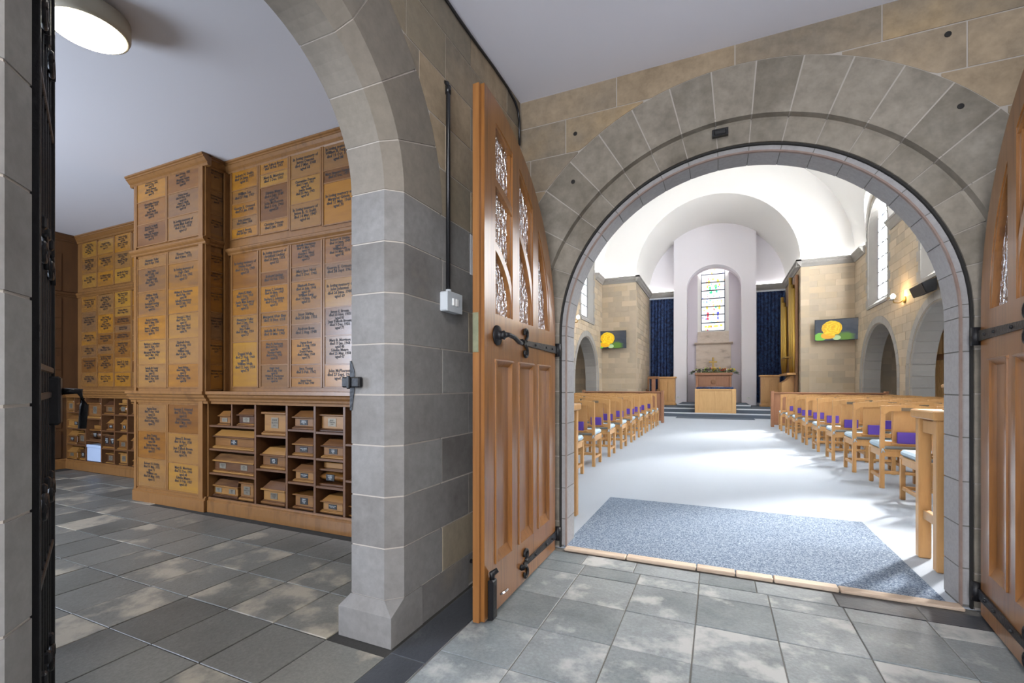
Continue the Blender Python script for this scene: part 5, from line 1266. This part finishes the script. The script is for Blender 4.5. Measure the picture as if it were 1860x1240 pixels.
# --- screens with the rose picture
def screen(cx, cy, cz, w, h, rz, tilt, lb):
    s = thing('television', lb, 'television', (cx, cy, cz)); 
    R = Matrix.Translation((cx, cy, cz)) @ Matrix.Rotation(rz, 4, 'Z') @ Matrix.Rotation(tilt, 4, 'X')
    b = part('bezel', MB().bbox(-w / 2, w / 2, 0, .05, -h / 2, h / 2, .006), 'screen_bezel', s, world=True); b.data.transform(R)
    a = part('wall_bracket', MB().box(-.12, .12, .05, .20, -.12, .12), 'iron', s); a.data.transform(R)
    me = bpy.data.meshes.new('picture'); e = .014
    me.from_pydata([(-w / 2 + e, -.002, -h / 2 + e), (w / 2 - e, -.002, -h / 2 + e), (w / 2 - e, -.002, h / 2 - e), (-w / 2 + e, -.002, h / 2 - e)], [], [(0, 1, 2, 3)])
    uv = me.uv_layers.new(name='UVMap')
    for i, c in enumerate(((0, 0), (1, 0), (1, 1), (0, 1))): uv.data[i].uv = c
    me.materials.append(MATS['rose_picture']); me.transform(R); link('picture', me, s)
screen(-3.86, 18.22, 2.97, 1.20, .70, math.radians(3), math.radians(5), 'wall screen showing a yellow rose, left of the chancel')
screen(3.60, 18.22, 3.00, 1.22, .71, math.radians(-9), math.radians(5), 'wall screen showing a yellow rose, right of the chancel')
# --- wall lamps
def sconce(X, s, y, z, lb, power):
    c = thing('wall_lamp', lb, 'wall lamp', (X, y, z))
    part('back_plate', MB().lathe([(.085, 0), (.08, -s * .025), (.03, -s * .045)], (X - s * .001, y, z - .06), 18, 'x'), 'gold_dull', c, True)
    part('arm', MB().tube([(X - s * .03, y, z - .07), (X - s * .12, y, z - .13), (X - s * .22, y, z - .12), (X - s * .24, y, z - .05)], .012, 8), 'gold_dull', c, True)
    part('bowl', MB().lathe([(.02, z - .06), (.085, z - .045), (.09, z - .03), (.02, z - .03)], (X - s * .24, y, 0), 16), 'chrome', c, True)
    part('bulb', MB().lathe([(.02, z - .03), (.05, z + .02), (.05, z + .06), (.015, z + .10)], (X - s * .24, y, 0), 12), 'sconce_glow', c, True)
a = at(1622, 541, X=XR - .24); sconce(XR, 1, a[1], a[2], 'lit wall lamp on the right chapel wall between window and speaker', 1)
a = at(1050, 578, X=XL + .24); sconce(XL, -1, a[1], a[2], 'lit wall lamp on the left chapel wall below the window', 1)
a = at(1680, 523, X=XR - .14)
sk = thing('loudspeaker', 'dark wedge loudspeaker tilted on the right chapel wall', 'loudspeaker', (XR, a[1], a[2]))
part('cabinet', MB().prism([(XR - .06, a[1] + .35, a[2] + .16), (XR - .30, a[1] + .35, a[2] + .06), (XR - .22, a[1] + .35, a[2] - .15), (XR - .06, a[1] + .35, a[2] - .10)], (0, -.7, 0)), 'speaker_cloth', sk)
part('grille', MB().prism([(XR - .302, a[1] + .33, a[2] + .055), (XR - .31, a[1] + .33, a[2] + .05), (XR - .232, a[1] + .33, a[2] - .15), (XR - .222, a[1] + .33, a[2] - .148)], (0, -.66, 0)), 'screen_bezel', sk)
part('bracket', MB().box(XR - .07, XR - .001, a[1] - .06, a[1] + .06, a[2] - .05, a[2] + .08), 'iron', sk)
# --- wooden screen in the right aisle
y0s, y1s = at(1706, 700, X=6.2)[1] - .6, at(1686, 700, X=6.2)[1]
ws = thing('slatted_screen', 'slatted wooden screen in the right aisle seen through the near arch', 'screen', (6.2, (y0s + y1s) / 2, 0))
nsl = 14
for i in range(nsl): part('slat', MB().box(6.15, 6.19, y0s + (y1s - y0s) * i / nsl, y0s + (y1s - y0s) * (i + .62) / nsl, .1, 1.95), 'wood_oak', ws)
for z0, z1 in ((.0, .14), (1.92, 2.08), (2.75, 2.85)): part('rail', MB().box(6.13, 6.22, y0s, y1s, z0, z1), 'wood_dark', ws)
for i in range(5): part('upper_panel', MB().bbox(6.16, 6.20, y0s + (y1s - y0s) * i / 5 + .03, y0s + (y1s - y0s) * (i + 1) / 5 - .03, 2.1, 2.74, .01), 'wood_oak', ws)
part('backing', MB().box(6.22, 6.24, y0s, y1s, 0, 2.85), 'wood_dark', ws)
# --- door mat
solo('door_mat', MB().bbox(-1.0, 1.105, 3.135, 4.69, .0015, .013, .004), 'door_mat', 'large blue-grey speckled mat inside the chapel doorway', 'mat')
# --- narrow tables either side of the doorway
def table(xs, x1, lb):
    s = 1 if x1 > xs else -1
    t = thing('side_table', lb, 'table', ((xs + x1) / 2, 3.79, 0))
    for x in (xs + s * .035, x1 - s * .035):
        for y in (3.655, 3.93): part('leg', MB().bbox(x - .034, x + .034, y - .030, y + .030, .002, .935, .006), 'wood_chair', t)
        part('stretcher', MB().bbox(x - .018, x + .018, 3.715, 3.885, .27, .33, .004), 'wood_chair', t)
        part('end_rail', MB().bbox(x - .02, x + .02, 3.715, 3.885, .84, .925, .004), 'wood_chair', t)
    part('table_top', MB().bbox(xs - s * .02, x1 + s * .02, 3.615, 3.985, .935, .992, .008), 'wood_chair', t)
    for y in (3.68, 3.92): part('side_rail', MB().bbox(min(xs, x1) + .08, max(xs, x1) - .08, y - .015, y + .015, .84, .93, .004), 'wood_chair', t)
table(1.225, 2.35, 'tall light oak side table just inside the doorway on the right')
table(-1.125, -2.25, 'tall light oak side table just inside the doorway on the left')
bs = thing('book_stand', 'small light oak stand with flat cap on the right side table', 'stand', (1.36, 3.80, .992))
part('post', MB().bbox(1.345, 1.39, 3.77, 3.81, .993, 1.135, .004), 'wood_chair', bs); part('cap', MB().bbox(1.315, 1.42, 3.745, 3.835, 1.135, 1.158, .006), 'wood_chair', bs); part('foot', MB().bbox(1.32, 1.415, 3.75, 3.83, .993, 1.005, .004), 'wood_chair', bs)

# --- chairs: one is built, the rest are copies
CW, CD = .46, .44
def chair_proto():
    c = thing('chapel_chair', 'x', 'chair', (0, 0, 0), 'oak chapel chairs with blue cushions')
    pc = lambda nm, mb, m='wood_chair', sm=False, par=None: part(nm, mb, m, par or c, sm, world=False)
    for x in (.022, CW - .022):     # back posts, raked above the seat
        mb = MB(); a, b = x - .02, x + .02
        mb.prism([(a, -.018, .0), (a, .026, .0), (a, .026, .43), (a, -.02, .925), (a, -.052, .925), (a, -.018, .43)], (.04, 0, 0)); pc('back_leg', mb)
        pc('front_leg', MB().bbox(a, b, CD - .04, CD, 0, .415, .004))
        pc('side_rail', MB().bbox(x - .012, x + .012, .02, CD - .035, .355, .425, .003)); pc('side_stretcher', MB().bbox(x - .011, x + .011, .02, CD - .035, .10, .135, .003))
    mb = MB(); n_ = 12; top = []; bot = []
    for i in range(n_ + 1):
        t = i / n_; x = t * CW; top.append((x, -.054, .915 + .022 * math.sin(PI * t))); bot.append((x, -.054, .845 + (.02 if .12 < t < .88 else -.012)))
    mb.holed([bot + top[::-1]], (0, .036, 0)); pc('crest_rail', mb)
    pc('back_panel', MB().prism([(.115, -.040, .87), (CW - .115, -.040, .87), (CW - .115, .006, .50), (.115, .006, .50)], (0, .012, 0)))
    pc('lower_rail', MB().bbox(.04, CW - .04, -.012, .016, .475, .525, .003)); pc('back_rail', MB().bbox(.04, CW - .04, -.006, .02, .355, .425, .003))
    pc('front_rail', MB().bbox(.04, CW - .04, CD - .032, CD - .008, .345, .415, .003)); pc('back_stretcher', MB().bbox(.04, CW - .04, -.004, .014, .16, .19, .003)); pc('front_stretcher', MB().bbox(.04, CW - .04, CD - .03, CD - .012, .10, .135, .003))
    pc('seat', MB().bbox(.005, CW - .005, -.01, CD + .012, .415, .435, .004))
    pc('book_ledge', MB().box(.10, CW - .10, -.062, -.012, .500, .510))
    cu = MB().bbox(.008, CW - .008, .03, CD + .012, .436, .502, .022); cs = pc('cushion', cu, 'cushion')
    mb = MB()
    for x in (.022, CW - .022): mb.tube([(x - .028, .012, .45), (x + .026, -.022, .448), (x + .03, .02, .45)], .007, 5).tube([(x, -.024, .446), (x - .012, -.036, .40)], .006, 5).tube([(x, -.024, .446), (x + .016, -.034, .405)], .006, 5)
    pc('tie', mb, 'cushion', True, cs)
    return c
def copy_tree(o, parent=None):
    c = o.copy(); COL.objects.link(c)
    if parent is not None: c.parent = parent
    for ch in list(o.children): copy_tree(ch, c)
    return c
proto = chair_proto()
plate_me = MB().box(CW / 2 - .05, CW / 2 + .05, -.0575, -.054, .868, .905).mesh('number_plate', 'plate_brass')
book = MB().bbox(CW / 2 - .085, CW / 2 + .085, -.052, -.018, .5105, .635, .004).mesh('hymn_book', 'purple')
RY = [5.40, 6.39, 7.41, 8.43, 9.44, 10.42, 11.42, 12.42, 13.42]
first = True; crng = random.Random(21)
def xrow(side, y): return (1.67 - .028 * (y - 6.0)) if side > 0 else (-1.585 + .004 * (y - 6.0))
for side, sname in ((1, 'right'), (-1, 'left')):
    for r, y in enumerate(RY):
        for k in range(5):
            x = xrow(side, y) + side * k * .50
            if side < 0: x -= CW
            if x + CW > 4.1 or x < -4.2: continue
            c = proto if first else copy_tree(proto); first = False
            dx, dy = crng.uniform(-.006, .006), crng.uniform(-.015, .015)
            c.location = (x + dx, y + dy, .0012); c.rotation_euler = (0, 0, crng.uniform(-.015, .015))
            pos = 'on the aisle' if k == 0 else '%s from the aisle' % ORD[k]
            tag(c, 'oak chair with blue cushion, %s block, %s row in, %s' % (sname, ORD[r], pos), 'chair', 'oak chapel chairs with blue cushions')
            if crng.random() < .45:
                p = bpy.data.objects.new('number_plate', plate_me); COL.objects.link(p); p.parent = c
            b = bpy.data.objects.new('hymn_book', book); COL.objects.link(b); b.location = c.location + Vector((crng.uniform(-.03, .03), -.008, 0)); b.rotation_euler = c.rotation_euler
            tag(b, 'purple book on %s-block chair back, %s row in, %s' % (sname, ORD[r], pos), 'book', 'purple books on the chair backs')
# --- long front screens before the first rows
def front_screen(x0, x1, y, lb):
    s = thing('front_screen', lb, 'screen', ((x0 + x1) / 2, y, 0))
    for x in (x0, x1): part('end_post', MB().bbox(x - .04, x + .04, y - .05, y + .10, .002, 1.00, .008), 'wood_altar', s)
    part('top_rail', MB().bbox(min(x0, x1) + .04, max(x0, x1) - .04, y - .05, y + .09, .93, .965, .006), 'wood_altar', s); part('panel', MB().box(min(x0, x1) + .04, max(x0, x1) - .04, y + .01, y + .03, .10, .93), 'wood_altar', s)
    part('bottom_rail', MB().bbox(min(x0, x1) + .04, max(x0, x1) - .04, y - .02, y + .06, .06, .14, .006), 'wood_altar', s)
front_screen(1.40, 3.95, 14.62, 'long low wooden screen before the front row of right-hand chairs')
front_screen(-1.55, -4.05, 14.85, 'long low wooden screen before the front row of left-hand chairs')
# --- floor boxes / sockets on the white slab
for x, lb in ((-1.62, 'white double socket low on the slab left of the niche'), (1.22, 'white double socket low on the slab right of the niche')):
    s = thing('wall_socket', lb, 'socket', (x, YS, .62)); part('plate', MB().bbox(x - .09, x + .09, YS - .02, YS - .001, .56, .66, .005), 'socket_white', s); part('rocker', MB().box(x - .03, x + .03, YS - .024, YS - .019, .62, .645), 'switch_grey', s)

flush_texts()
for o in COL.objects:
    if '_base' in o: del o['_base']
